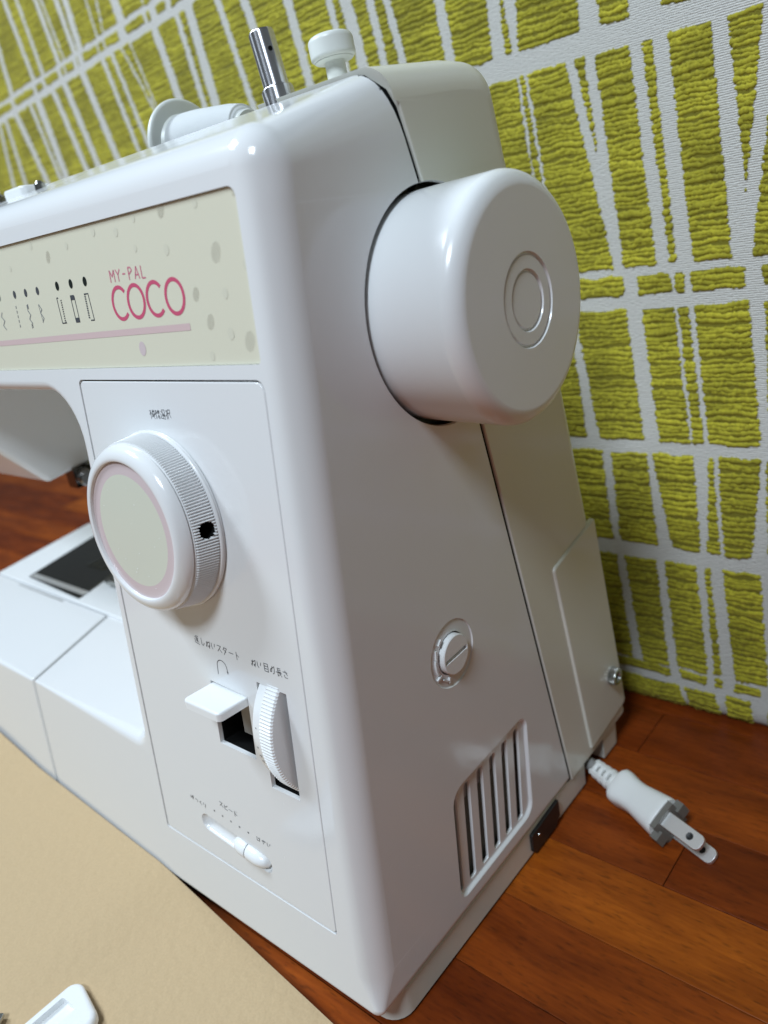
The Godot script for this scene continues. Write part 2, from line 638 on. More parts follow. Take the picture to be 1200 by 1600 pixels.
func build_sofa() -> void:
	var root := thing("sofa_backrest", "leaning sofa backrest in white cloth with woven olive green chenille blocks", "sofa back", Vector3(-0.2, FLOOR_Y, -0.2155))
	var st := Shape.new()
	var o := rounded([Vector2(-0.34, 0.0), Vector2(0.3, 0.0), Vector2(0.3, 0.66), Vector2(-0.68, 0.66), Vector2(-0.68, 0.36)], [0.12, 0.01, 0.02, 0.02, 0.16], [0.009, 0.009, 0.009, 0.009, 0.009], 10)
	var rings := pillow(st, o, func(x, t, off): return sofa(x, t, off), 0.09)
	fill(st, [o[0]], func(q): return sofa(q.x, q.y, -0.09), sofa(0, 0, -1) - sofa(0, 0, 0))
	for i in st.v.size():
		st.uv[i] = Vector2(st.v[i].x, st.v[i].y) / 0.0145
	part("cloth", st.mesh(40.0, true), M.woven_ground, root)
	var r := RandomNumberGenerator.new()
	r.seed = 77
	var thick := noise(260.0, 5, 3)
	var wave := noise(70.0, 9, 2)
	var tone := noise(24.0, 15, 2)
	var fuzz := noise(900.0, 25, 2)
	var rows := pattern()
	# the narrow row between the two white bands takes the strips of the row above
	rows.append([0.4095, 0.4150, "=0"])
	for row in rows:
		var strips := []
		var t0: float = row[0]
		var t1: float = row[1]
		if row[2] == "=0":
			for s in strips_of(rows[0][2]):
				strips.append([s[2] - 0.002, s[3] - 0.002, s[2], s[3]])
		else:
			strips = strips_of(row[2])
		fill_out(strips, r, t0, t1)
		var bent := 0.0 if t1 < 0.35 else 1.0
		for i in strips.size() - 1:
			var a: Array = strips[i]
			var b: Array = strips[i + 1]
			if maxf(b[0] - a[1], b[2] - a[3]) < 0.0012:
				continue
			var mid: float = (a[1] + b[2]) / 2.0
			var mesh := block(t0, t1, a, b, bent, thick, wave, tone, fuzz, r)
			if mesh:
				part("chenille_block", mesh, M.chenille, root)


func strips_of(s: String) -> Array:
	var out := []
	for w in s.split(" "):
		var q := []
		for x in w.split(","):
			q.append(x.to_int() * 0.0001)
		out.append(q)
	return out


# strips where the photograph shows none: behind the machine and beyond the frame
func fill_out(strips: Array, r: RandomNumberGenerator, t0: float, t1: float) -> void:
	var lo := -0.66
	var hi := 0.28
	var gaps := []
	var first: float = strips[0][0]
	var last: float = strips[-1][1]
	gaps.append([lo, first - 0.030])
	gaps.append([last + 0.012, hi])
	for i in strips.size() - 1:
		if strips[i + 1][0] - strips[i][1] > 0.05:
			gaps.append([strips[i][1] + 0.012, strips[i + 1][0] - 0.012])
	for g in gaps:
		var x: float = g[0]
		while x < g[1]:
			var w := r.randf_range(0.002, 0.0075)
			var lean := r.randf_range(0.0, 0.22) * (t1 - t0) * 0.6
			strips.append([x, x + w, x + lean, x + lean + w * r.randf_range(0.6, 1.3)])
			x += w + r.randf_range(0.007, 0.026)
	strips.sort_custom(func(a, b): return a[0] + a[2] < b[0] + b[2])


# left end of the cloth at height t, where its corner is rounded off
func cloth_left(t: float) -> float:
	return -0.66 if t > 0.37 else lerpf(-0.385, -0.645, clampf((t - 0.03) / 0.30, 0.0, 1.0))


func block(t0: float, t1: float, a: Array, b: Array, bent: float, thick: FastNoiseLite, wave: FastNoiseLite, tone: FastNoiseLite, fuzz: FastNoiseLite, r: RandomNumberGenerator) -> ArrayMesh:
	var pitch := 0.00212
	var n := maxi(1, int(round((t1 - t0) / pitch)))
	var pos := PackedVector3Array()
	var nor := PackedVector3Array()
	var col := PackedColorArray()
	var idx := PackedInt32Array()
	for j in n:
		var t := t0 + (j + 0.5 + (r.randf_range(-0.3, 0.3) if n > 3 else 0.0)) * (t1 - t0) / n
		var k := (t - t0) / (t1 - t0)
		var x0: float = lerpf(a[3], a[1], k) + r.randf_range(-0.0006, 0.0003)
		var x1: float = lerpf(b[2], b[0], k) + r.randf_range(-0.0003, 0.0006)
		x0 = maxf(x0, cloth_left(t) + 0.006)
		if x1 - x0 < 0.0008:
			continue
		var steps := maxi(2, int((x1 - x0) / 0.0007))
		var lurex := r.randf() < 0.42
		var pale := r.randf_range(0.86, 1.1)
		var slack := r.randf_range(0.78, 1.18)
		for i in steps + 1:
			var u := float(i) / steps
			var x := lerpf(x0, x1, u)
			var end := minf(1.0, 4.0 * minf(u, 1.0 - u) * (x1 - x0) / 0.0035 + 0.45)
			var rad := 0.00128 * slack * (1.0 + 0.5 * thick.get_noise_2d(x, t * 3.0) + 0.35 * fuzz.get_noise_2d(x, t * 2.0)) * end * r.randf_range(0.90, 1.10)
			var tt := t + 0.0011 * wave.get_noise_2d(x, t * 2.0) + r.randf_range(-0.00016, 0.00016)
			if bent > 0.0:
				tt += 0.044 * clampf(x + 0.395, -0.3, 0.3) * (1.0 if t0 > 0.40 else k)
			var dip := 0.0 if tt > 0.009 else 0.009 - sqrt(0.000081 - (0.009 - maxf(tt, 0.0)) * (0.009 - maxf(tt, 0.0)))
			var base := pos.size()
			var g := pale * r.randf_range(0.84, 1.16) * (1.0 + 0.30 * tone.get_noise_2d(x, t) + 0.20 * thick.get_noise_2d(x * 1.7 + 3.0, t))
			for q in 5:
				var an := PI * q / 4.0
				var c := cos(an)
				var s := sin(an)
				pos.append(sofa(x, tt + c * rad, s * rad * 0.50 - dip))
				nor.append((sofa(0, c, s) - sofa(0, 0, 0)).normalized())
				if lurex and q == 4 and i % 7 < 2:
					col.append(Color(0.80, 0.80, 0.56))
				else:
					col.append(Color(0.365 * g, 0.325 * g, 0.028 * g))
			if i > 0:
				for q in 4:
					var p0 := base - 5 + q
					idx.append_array(PackedInt32Array([p0, base + q, base + q + 1, p0, base + q + 1, p0 + 1]))
	if idx.is_empty():
		return null
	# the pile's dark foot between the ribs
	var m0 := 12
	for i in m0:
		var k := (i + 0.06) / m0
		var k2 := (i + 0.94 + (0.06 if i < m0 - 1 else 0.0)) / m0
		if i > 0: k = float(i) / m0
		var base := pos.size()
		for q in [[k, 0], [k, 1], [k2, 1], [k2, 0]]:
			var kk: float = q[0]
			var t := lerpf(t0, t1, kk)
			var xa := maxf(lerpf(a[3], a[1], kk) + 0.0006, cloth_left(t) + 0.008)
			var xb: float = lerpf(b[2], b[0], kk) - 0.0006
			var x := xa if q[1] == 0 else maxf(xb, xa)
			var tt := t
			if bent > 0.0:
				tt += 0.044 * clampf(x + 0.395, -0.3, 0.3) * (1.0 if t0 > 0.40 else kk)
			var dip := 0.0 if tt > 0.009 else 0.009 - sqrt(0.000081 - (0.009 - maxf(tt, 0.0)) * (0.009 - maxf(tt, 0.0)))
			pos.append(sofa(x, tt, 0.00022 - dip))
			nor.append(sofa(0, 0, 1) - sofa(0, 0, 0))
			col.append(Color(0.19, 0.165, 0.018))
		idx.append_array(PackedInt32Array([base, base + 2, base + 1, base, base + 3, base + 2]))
	var arrays := []
	arrays.resize(Mesh.ARRAY_MAX)
	arrays[Mesh.ARRAY_VERTEX] = pos
	arrays[Mesh.ARRAY_NORMAL] = nor
	arrays[Mesh.ARRAY_COLOR] = col
	arrays[Mesh.ARRAY_INDEX] = idx
	var m := ArrayMesh.new()
	m.add_surface_from_arrays(Mesh.PRIMITIVE_TRIANGLES, arrays)
	return m


# ---------------------------------------------------------------- sewing machine
const SEAM := [Vector2(-0.0702, 0.2735), Vector2(-0.0702, 0.2717), Vector2(-0.0786, 0.243), Vector2(-0.0934, 0.1689), Vector2(-0.1108, 0.083), Vector2(-0.1276, -0.001), Vector2(-0.1282, -0.004)]
const WELL := 0.0354                         # radius of the hollow the wheel turns in
const WHEEL := Vector2(-0.0829, 0.2079)      # z, y of the handwheel's axle
const DIAL := Vector2(-0.0667, 0.1592)       # x, s of the pattern dial
const KNOB := Vector2(-0.0625, 0.0993)       # z, y of the small slotted dial


func seam_z(y: float) -> float:
	for i in SEAM.size() - 1:
		if y >= SEAM[i + 1].y:
			return remap(clampf(y, SEAM[i + 1].y, SEAM[i].y), SEAM[i + 1].y, SEAM[i].y, SEAM[i + 1].x, SEAM[i].x)
	return SEAM[-1].x


func end_at(z: float, y: float, off := 0.0) -> Vector3:
	return Vector3(off, y, z)


# a polygon less another, worked out in millimetres
func clipped(a: PackedVector2Array, b: PackedVector2Array) -> Array:
	var big := Transform2D().scaled(Vector2(1000, 1000))
	var out := []
	for l in Geometry2D.clip_polygons(big * a, big * b):
		var q := PackedVector2Array()
		for p in l:
			q.append(p / 1000.0)
		out.append(q)
	return out


func build_machine() -> void:
	machine = thing("sewing_machine", "white electric sewing machine with a cream name panel and big round handwheel", "sewing machine", Vector3(-0.19, FLOOR_Y, -0.09))
	build_front_cover()
	build_rear_cover()
	build_base()
	build_bed()
	build_name_panel()
	build_control_plate()
	build_pattern_dial()
	build_handwheel()
	build_end_details()
	build_top_details()
	build_head()


func panel_outline() -> Array:
	return rounded([Vector2(-0.372, 0.2068), Vector2(-0.0105, 0.2068), Vector2(-0.0106, 0.2491), Vector2(-0.372, 0.2491)], [0.003, 0.0012, 0.003, 0.003], [0.0004, 0.0004, 0.0004, 0.0004], 5)


func plate_outline(shrink := 0.0) -> Array:
	var d := shrink
	return rounded([Vector2(-0.1109 + d, 0.0237 + d), Vector2(-0.0153 - d, 0.0237 + d), Vector2(-0.0104 - d, 0.2029 - d), Vector2(-0.1045 + d, 0.2033 - d)], [0.0015, 0.0015, 0.003, 0.002], [0.0003, 0.0003, 0.0003, 0.0003], 5)


func build_front_cover() -> void:
	var st := Shape.new()
	var f := 0.0088
	var pts := [Vector2(0, -0.003), Vector2(0, 0.012), Vector2(0, 0.084), Vector2(0, 0.1695), Vector2(0, 0.2435), Vector2(0, 0.2633), Vector2(-0.385, 0.2633), Vector2(-0.385, 0.1992), Vector2(-0.1115, 0.1992),
		Vector2(-0.1127, 0.12), Vector2(-0.1160, 0.0622), Vector2(-0.2085, 0.0622), Vector2(-0.2120, -0.003)]
	var radii := [0.004, 0, 0, 0, 0, 0.0115, 0.01, 0.008, 0.0185, 0, 0.006, 0.001, 0.001]
	var edge := [0.003, f, f, f, f, 0.0100, 0.008, 0.004, 0.0035, 0.003, 0.0045, 0.0008, 0.0008]
	var o := rounded(pts, radii, edge, 9)
	var rearward := func(x: float, s: float) -> Vector3:
		if s < 0.064 and x < -0.1165:                          # the bed
			if x < -0.20:
				return Vector3(x - 0.026 * clampf(s / 0.06, 0.0, 1.0), s * cos(TILT), -0.0605 if s > 0.05 else -0.02)
			return Vector3(x, s * cos(TILT) if s > 0.05 else -0.003, -0.0605)
		var y := s * cos(TILT) + 0.0096 * smoothstep(0.2435, 0.2633, s)
		return Vector3(x, y, seam_z(y))
	var on_end := func(a: Vector2, b: Vector2) -> bool:
		return a.x > -1e-6 and b.x > -1e-6
	var got := pillow(st, o, fp, 0.0, [panel_outline()[0], plate_outline()[0]], 8, rearward, on_end)
	# the end, cut out for the handwheel, the vent and the small dial
	var edge_line := PackedVector2Array()
	var back_line := PackedVector2Array()
	for i in o[0].size():
		if o[0][i].x > -1e-6:
			edge_line.append(Vector2(got[0][i].z, got[0][i].y))
			back_line.append(Vector2(got[1][i].z, got[1][i].y))
	back_line.reverse()
	var poly := edge_line
	poly.append_array(back_line)
	if Geometry2D.is_polygon_clockwise(poly):
		poly.reverse()
	var loops := [poly]
	for cut in [circle(WHEEL, WELL, 72), vent_outline()[0], circle(KNOB, 0.0118, 48)]:
		var next := []
		for l in loops:
			if Geometry2D.is_polygon_clockwise(l):
				next.append(l)
			else:
				next.append_array(clipped(l, cut))
		loops = next
	fill(st, loops, func(q): return Vector3(0, q.y, q.x), Vector3.RIGHT)
	# lip of the handwheel's well and sides of the other recesses
	well_lip(st)
	hole_walls(st, panel_outline()[0], fp, 0.0, -0.002)
	hole_walls(st, plate_outline()[0], fp, 0.0, -0.002)
	var shell := part("front_cover", st.mesh(34.0), M.white_plastic, machine)
	# fine scratches and scuffs from years of use
	var sc := Shape.new()
	var r := RandomNumberGenerator.new()
	r.seed = 91
	var on_side := func(z, y, off): return Vector3(off, y, z)
	for i in 26:
		var at := Vector2(r.randf_range(-0.085, -0.012), r.randf_range(0.02, 0.15))
		var dir := Vector2.from_angle(r.randf_range(0, PI)) * r.randf_range(0.0008, 0.004)
		if at.distance_to(KNOB) > 0.015 and not (at.x < -0.04 and at.y < 0.056):
			ribbon(sc, [at, at + dir * 0.5 + Vector2(0, r.randf_range(-0.0002, 0.0002)), at + dir], 0.00008, on_side, 0.00003)
	for i in 16:
		var at := Vector2(r.randf_range(-0.100, -0.016), r.randf_range(0.03, 0.125))
		var dir := Vector2.from_angle(r.randf_range(0, PI)) * r.randf_range(0.0004, 0.002)
		if (at.x > -0.018 or at.y < 0.068):
			ribbon(sc, [at, at + dir], 0.00009, func(x, s, off): return fp(x, s, off - 0.00012), 0.00003)
	var marks := part("scratches", sc.mesh(), M.scratch, shell, true)
	marks.set_meta("kind", "stuff")
	# what shows black through the gaps and slots
	var core := Shape.new()
	var c := PackedVector2Array([Vector2(-0.033, -0.001), Vector2(-0.052, 0.255), Vector2(-0.10, 0.262), Vector2(-0.118, 0.262), Vector2(-0.174, -0.001)])
	var r0 := PackedVector3Array()
	var r1 := PackedVector3Array()
	for q in c:
		r0.append(Vector3(-0.0068, q.y, q.x))
		r1.append(Vector3(-0.108, q.y, q.x))
	core.loft([r0, r1])
	core.fan(r0, Vector3.RIGHT)
	core.fan(r1, Vector3.LEFT)
	part("inner_frame", core.mesh(), M.void, machine)
	# the end rim of the well lets the axle show: a dark collar behind the wheel
	var col := Shape.new()
	lathe(col, Vector3(-0.0066, WHEEL.y, WHEEL.x), Vector3.RIGHT, [Vector2(WELL - 0.0002, 0.0055), Vector2(WELL - 0.0002, 0.0), Vector2(0, 0.0)], 72)
	part("wheel_well", col.mesh(), M.black_plastic, machine)


func well_lip(st: Shape) -> void:
	lathe(st, Vector3(0, WHEEL.y, WHEEL.x), Vector3.LEFT, [Vector2(WELL, 0.0), Vector2(WELL - 0.0003, 0.0007), Vector2(WELL - 0.0003, 0.0014)], 72)


func vent_outline() -> Array:
	return rounded([Vector2(-0.0467, 0.0045), Vector2(-0.0510, 0.0497), Vector2(-0.1006, 0.0512), Vector2(-0.0976, 0.0055)], [0.004, 0.0065, 0.005, 0.006], [0.0006, 0.0006, 0.0006, 0.0006], 6)


func build_rear_cover() -> void:
	var st := Shape.new()
	var gap := 0.0021
	var prof := []
	var radii := []
	var edge := []
	# from the top of the seam down it, along the bottom, up the back
	for i in 42:
		var y := 0.2735 if i == 0 else lerpf(0.2630, -0.003, (i - 1) / 40.0)
		prof.append(Vector2(seam_z(y) - gap, y))
		radii.append(0.0)
		edge.append(0.0007)
	prof += [Vector2(-0.1845, -0.003), Vector2(-0.1836, 0.006), Vector2(-0.153, 0.1666), Vector2(-0.1303, 0.2480), Vector2(-0.1262, 0.2762), Vector2(-0.1060, 0.2762)]
	radii += [0.003, 0.0, 0.0, 0.0, 0.0125, 0.0]
	edge += [0.002, 0.004, 0.0065, 0.008, 0.0095, 0.0095]
	# seen from the end (+x) with z to the left: turn it so that it runs counter-clockwise
	var flipped := []
	for q in prof:
		flipped.append(Vector2(-q.x, q.y))
	var o := rounded(flipped, radii, edge, 8)
	# at the top of the seam the rounding of the top runs out into the gap
	o[1][0] = Vector2(-0.0007 / 0.0095, 1.0)
	o[2][0] = 0.0095
	var to := func(a, b, off): return Vector3(off, b, -a)
	var holes := []
	var got := pillow(st, o, to, 0.052, [], 8, null, null)
	# redo the end with the wheel's well cut out
	var whole := Shape.new()
	var rim: PackedVector2Array = got[2]
	var n_before := st.f.size()
	st.f.resize(n_before - slabs([rim]).size() * 6)
	var kept := PackedInt32Array()
	for i in range(0, st.f.size(), 3):
		var inside := false
		for k in 3:
			var q := st.v[st.f[i + k]]
			inside = inside or Vector2(q.z, q.y).distance_to(WHEEL) < WELL - 0.0002
		if not inside:
			for k in 3:
				kept.append(st.f[i + k])
	st.f = kept
	var cut := clipped(rim, circle(Vector2(-WHEEL.x, WHEEL.y), WELL, 72))
	fill(st, cut, func(q): return Vector3(0, q.y, -q.x), Vector3.RIGHT)
	# its left side, above the lower top of the rest
	fill(st, [o[0]], func(q): return Vector3(-0.052, q.y, -q.x), Vector3.LEFT)
	# the rest of the back, lower, with the hollow for the thread spool
	var low := Shape.new()
	var lo := rounded([Vector2(0.072, 0.250), Vector2(0.0944, 0.1689), Vector2(0.1, 0.14), Vector2(0.158, 0.14), Vector2(0.153, 0.1666), Vector2(0.1303, 0.256), Vector2(0.1, 0.2573)], [0.001, 0, 0.001, 0.003, 0, 0.006, 0.0], [0.0005, 0.0005, 0.0005, 0.0005, 0.0005, 0.0005, 0.0005], 5)
	pillow(low, lo, func(a, b, off): return Vector3(off - 0.0522, b, -a), 0.3328)
	part("rear_cover", st.mesh(34.0), M.aged_plastic, machine)
	# black seal at the bottom of the seam between the two covers
	var seal := Shape.new()
	var sa := PackedVector3Array()
	var sb := PackedVector3Array()
	for i in 61:
		var y := lerpf(-0.0028, 0.2716, i / 60.0)
		var rise := clampf((y - 0.2608) / 0.0115, 0.0, 0.97)
		var x := -0.0010 - 0.0115 * (1.0 - sqrt(1.0 - rise * rise))
		if Vector2(seam_z(y) - gap / 2, y).distance_to(WHEEL) < WELL - 0.0005:
			x = -0.0063
		sa.append(Vector3(x, y, seam_z(y) + 0.0006))
		sb.append(Vector3(x, y, seam_z(y) - gap - 0.0004))
	seal.loft([sa, sb], false)
	part("seam_seal", seal.mesh(), M.void, machine)
	part("rear_arm_cover", low.mesh(34.0), M.aged_plastic, machine)
	# column behind the control panel, below the arm
	var col := Shape.new()
	var co := rounded([Vector2(0.0952, 0.165), Vector2(0.1286, -0.003), Vector2(0.183, -0.003), Vector2(0.1535, 0.165)], [0, 0, 0, 0], [0.0002, 0.0002, 0.0002, 0.0002])
	pillow(col, co, func(a, b, off): return Vector3(off - 0.0524, b, -a), 0.06)
	part("rear_column_cover", col.mesh(34.0), M.aged_plastic, machine)


func build_base() -> void:
	var st := Shape.new()
	# plan of the tray, notched at the end for the power cord
	var pts := [Vector2(-0.372, -0.165), Vector2(-0.372, -0.004), Vector2(-0.0012, -0.0075), Vector2(-0.0012, -0.1435), Vector2(-0.0085, -0.1435), Vector2(-0.0085, -0.1625), Vector2(-0.0012, -0.1625), Vector2(-0.0012, -0.1800), Vector2(-0.02, -0.1815), Vector2(-0.115, -0.1815), Vector2(-0.115, -0.15)]
	var fl := []
	for q in pts:
		fl.append(Vector2(q.x, -q.y))
	var o := rounded(fl, [0.001, 0.004, 0.008, 0.0005, 0.0005, 0.0005, 0.0005, 0.006, 0.004, 0.006, 0.001], [0.001, 0.001, 0.001, 0.0004, 0.0004, 0.0004, 0.0004, 0.001, 0.001, 0.001, 0.001], 6)
	pillow(st, o, func(x, z, off): return Vector3(x, off - 0.0030, -z), 0.0120)
	part("base_tray", st.mesh(34.0), M.aged_plastic, machine)
	var feet := Shape.new()
	for q in [Vector2(-0.03, -0.03), Vector2(-0.03, -0.16), Vector2(-0.35, -0.02), Vector2(-0.35, -0.13)]:
		var one := Shape.new()
		lathe(one, Vector3(q.x, FLOOR_Y, q.y), Vector3.UP, [Vector2(0, 0), Vector2(0.007, 0), Vector2(0.007, 0.002)], 16)
		part("rubber_foot", one.mesh(), M.black_plastic, machine)
	# grey lining of the cord notch
	var lin_ := Shape.new()
	lin_.box(Vector3(-0.0083, -0.0148, -0.1623), Vector3(-0.0079, -0.0034, -0.1437))
	part("cord_recess", lin_.mesh(), M.grey_plastic, machine)
	# black foot-control socket in the end of the tray
	var so := Shape.new()
	var sp := rounded([Vector2(0.0945, -0.0130), Vector2(0.0965, -0.0152), Vector2(0.1135, -0.0152), Vector2(0.1150, -0.0128), Vector2(0.1172, -0.0120), Vector2(0.1168, -0.0034), Vector2(0.0945, -0.0048)], [0.0006, 0.001, 0.0006, 0.0005, 0.0006, 0.0006, 0.0006], [0.0004, 0.0004, 0.0004, 0.0004, 0.0004, 0.0004, 0.0004], 4)
	pillow(so, sp, func(a, b, off): return Vector3(off + 0.0002, b, -a), 0.003)
	var sock := part("socket", so.mesh(34.0), M.black_plastic, machine)
	var pin := Shape.new()
	lathe(pin, Vector3(0.0002, -0.0078, -0.0995), Vector3.RIGHT, [Vector2(0.0008, 0), Vector2(0.0007, 0.0004), Vector2(0, 0.0005)], 12)
	part("contact", pin.mesh(), M.steel, sock, true)


func build_bed() -> void:
	# accessory table left of the groove
	var st := Shape.new()
	var o := rounded([Vector2(-0.2137, -0.003), Vector2(-0.2131, 0.012), Vector2(-0.2104, 0.0622), Vector2(-0.375, 0.0632), Vector2(-0.375, -0.003)], [0.001, 0, 0.001, 0.006, 0.002], [0.0012, 0.0012, 0.0014, 0.0045, 0.001], 5)
	var back := func(x: float, s: float) -> Vector3:
		return Vector3(x - 0.0262 * clampf(s / 0.06, 0.0, 1.0) * smoothstep(-0.25, -0.211, x), s * cos(TILT), -0.0600)
	pillow(st, o, fp, 0.0, [], 6, back)
	part("accessory_table", st.mesh(34.0), M.white_plastic, machine)
	# groove floor between the two
	var g := Shape.new()
	g.quad(fp(-0.2125, 0.0, -0.003), fp(-0.2065, 0.0, -0.003), fp(-0.2060, 0.0575, -0.003), fp(-0.2095, 0.0575, -0.003))
	g.quad(Vector3(-0.212, 0.0585, -0.006), Vector3(-0.205, 0.0585, -0.006), Vector3(-0.230, 0.0585, -0.060), Vector3(-0.238, 0.0585, -0.060))
	part("bed_groove", g.mesh(), M.grey_plastic, machine)
	# free arm behind it
	var fa := Shape.new()
	var po := rounded([Vector2(-0.113, 0.0606), Vector2(-0.113, 0.1435), Vector2(-0.4, 0.1450), Vector2(-0.3725, 0.0606)], [0, 0, 0.006, 0.002], [0.0008, 0.002, 0.003, 0.0008], 6)
	pillow(fa, po, func(x, z, off): return Vector3(x, off + 0.0636, -z), 0.045)
	var arm := part("free_arm", fa.mesh(34.0), M.bright_plastic, machine)
	var pl := Shape.new()
	var pp := rounded([Vector2(-0.2700, 0.0632), Vector2(-0.2945, 0.1270), Vector2(-0.3640, 0.1290), Vector2(-0.3400, 0.0665)], [0.001, 0.001, 0.001, 0.001], [0.0005, 0.0005, 0.0005, 0.0005], 4)
	pillow(pl, pp, func(x, z, off): return Vector3(x, off + 0.0642, -z), 0.0006)
	var np := part("needle_plate", pl.mesh(34.0), M.dark_steel, machine)
	var sl := Shape.new()
	sl.box(Vector3(-0.3385, 0.0640, -0.0710), Vector3(-0.2722, 0.06435, -0.0668))
	part("plate_edge", sl.mesh(), M.blade_metal, np, true)
	for k in 3:
		var fd := Shape.new()
		for j in 7:
			fd.box(Vector3(-0.314 + k * 0.007, 0.0642, -0.094 - j * 0.002), Vector3(-0.310 + k * 0.007, 0.0650, -0.0930 - j * 0.002))
		part("feed_dog", fd.mesh(), M.steel, np, true)
	# a thin slot line in the table before the plate
	var tl := Shape.new()
	tl.box(Vector3(-0.338, 0.0620, -0.0588), Vector3(-0.281, 0.06275, -0.0580))
	part("table_latch", tl.mesh(), M.grey_plastic, machine)


func build_name_panel() -> void:
	var st := Shape.new()
	pillow(st, panel_outline(), func(x, s, off): return fp(x, s, off - 0.0007), 0.0015)
	var p := part("name_panel", st.mesh(34.0), M.cream_panel, machine)
	var to := func(x, s, off): return fp(x, s, off - 0.0007)
	# stripe under the lettering
	var bar := Shape.new()
	ribbon(bar, [Vector2(-0.372, 0.2165), Vector2(-0.157, 0.2168), Vector2(-0.0383, 0.21735)], 0.0019, to)
	part("stripe", bar.mesh(), M.pink_print, p, true)
	# dots: whole ones and hatched ones
	for d in [[-0.0276, 0.2474, 13], [-0.056, 0.2473, 10], [-0.0659, 0.245, 13], [-0.0781, 0.2466, 14], [-0.0577, 0.2397, 10], [-0.0431, 0.2378, 15], [-0.0211, 0.2249, 14], [-0.0214, 0.2148, 16], [-0.0307, 0.2093, 13], [-0.0116, 0.231, 12], [-0.095, 0.2445, 11], [-0.118, 0.247, 13], [-0.136, 0.2415, 10], [-0.171, 0.2455, 12]]:
		var dots := Shape.new()
		disc(dots, Vector2(d[0], d[1]), d[2] * 0.00008, d[2] * 0.0001, to)
		part("dot_print", dots.mesh(), M.dot_print, p, true)
	var blush := Shape.new()
	disc(blush, Vector2(-0.0636, 0.2122), 0.0017, 0.0021, to)
	part("dot_print", blush.mesh(), M.pink_ring, p, true)
	for d in [[-0.0223, 0.235, 25], [-0.0425, 0.2478, 20], [-0.0334, 0.2256, 18], [-0.0291, 0.2182, 20], [-0.0143, 0.2127, 25], [-0.0116, 0.2478, 12], [-0.108, 0.2425, 18], [-0.152, 0.247, 22]]:
		var hatch := Shape.new()
		var r: float = d[2] * 0.0001
		for k in range(-4, 5):
			var h := r * k / 4.5
			var w := sqrt(maxf(r * r - h * h, 0.0)) * 0.8
			ribbon(hatch, [Vector2(d[0] - w, d[1] + h - w * 0.3), Vector2(d[0] + w, d[1] + h + w * 0.3)], r * 0.12, to)
		part("hatched_dot", hatch.mesh(), M.dot_print, p, true)
	# the name
	var name_ := Shape.new()
	text(name_, "MY-PAL", Vector2(-0.0738, 0.23175), Vector2(-0.0542, 0.23165), 0.0034, 0.00042, to, 0.80)
	part("lettering", name_.mesh(), M.pink_letter, p, true)
	name_ = Shape.new()
	for c in [[-0.07065, true], [-0.0622, false], [-0.05225, true], [-0.0430, false]]:
		var line := []
		var gapped: bool = c[1]
		for i in 41:
			var an := deg_to_rad(lerpf(42.0, 318.0, i / 40.0)) if gapped else TAU * i / 40.0
			line.append(Vector2(c[0] + 0.00415 * cos(an), 0.22565 + 0.00455 * sin(an)))
		if not gapped:
			line.pop_back()
		ribbon(name_, line, 0.00112, to, 0.00006, not gapped)
	part("lettering", name_.mesh(), M.rose_print, p, true)
	# little windows over the stitch pictures
	for x in [-0.1062, -0.0973, -0.0885]:
		var w := Shape.new()
		disc(w, Vector2(x, 0.23335), 0.00115, 0.00145, to)
		part("stitch_window", w.mesh(), M.window_black, p, true)
	for x in [-0.1374, -0.1289, -0.1202, -0.1500, -0.159]:
		var w := Shape.new()
		disc(w, Vector2(x, 0.2329), 0.00105, 0.00135, to)
		part("stitch_window", w.mesh(), M.dark_print, p, true)
	# stitch pictures
	var ic := Shape.new()
	var t := 0.00036
	for b in [[-0.1065, 0], [-0.0978, 1], [-0.0890, 2]]:
		var x: float = b[0]
		var l := x - 0.0013
		var r := x + 0.0013
		var y0 := 0.2217
		var y1 := 0.2297
		if b[1] == 0:
			ribbon(ic, [Vector2(l + 0.0006, y1), Vector2(l - 0.0004, y1), Vector2(l, y0), Vector2(r, y0), Vector2(r - 0.0003, y0 + 0.0006)], t, to)
			for k in 11:
				ribbon(ic, [Vector2(r - 0.0009, y0 + 0.0007 * k), Vector2(r - 0.0001, y0 + 0.0007 * k + 0.0002)], t, to)
		elif b[1] == 1:
			for k in 3:
				ribbon(ic, [Vector2(l - 0.0002, y1 - 0.0005 * k), Vector2(r - 0.0004, y1 - 0.0005 * k)], t * 1.4, to)
				ribbon(ic, [Vector2(l + 0.0002, y0 + 0.0005 * k), Vector2(r + 0.0002, y0 + 0.0005 * k)], t * 1.4, to)
			ribbon(ic, [Vector2(l, y1), Vector2(l + 0.0003, y0)], t, to)
			ribbon(ic, [Vector2(r - 0.0003, y1), Vector2(r, y0)], t, to)
		else:
			for k in 11:
				ribbon(ic, [Vector2(l - 0.0002, y1 - 0.0007 * k), Vector2(l + 0.0006, y1 - 0.0007 * k - 0.0002)], t * 1.3, to)
			ribbon(ic, [Vector2(l, y1), Vector2(r - 0.0004, y1), Vector2(r + 0.0003, y0), Vector2(l + 0.0008, y0)], t, to)
	part("stitch_pictures", ic.mesh(), M.dark_print, p, true)
	var ic2 := Shape.new()
	for k in 5:
		ribbon(ic2, [Vector2(-0.1384 - 0.00003 * k, 0.2292 - k * 0.0016), Vector2(-0.1385 - 0.00003 * k, 0.2282 - k * 0.0016)], 0.0005, to)
	for k in 4:
		ribbon(ic2, [Vector2(-0.1303, 0.2287 - k * 0.0004), Vector2(-0.1291, 0.2291 - k * 0.0004)], 0.0003, to)
		ribbon(ic2, [Vector2(-0.1299, 0.2223 - k * 0.0004), Vector2(-0.1287, 0.2227 - k * 0.0004)], 0.0002, to)
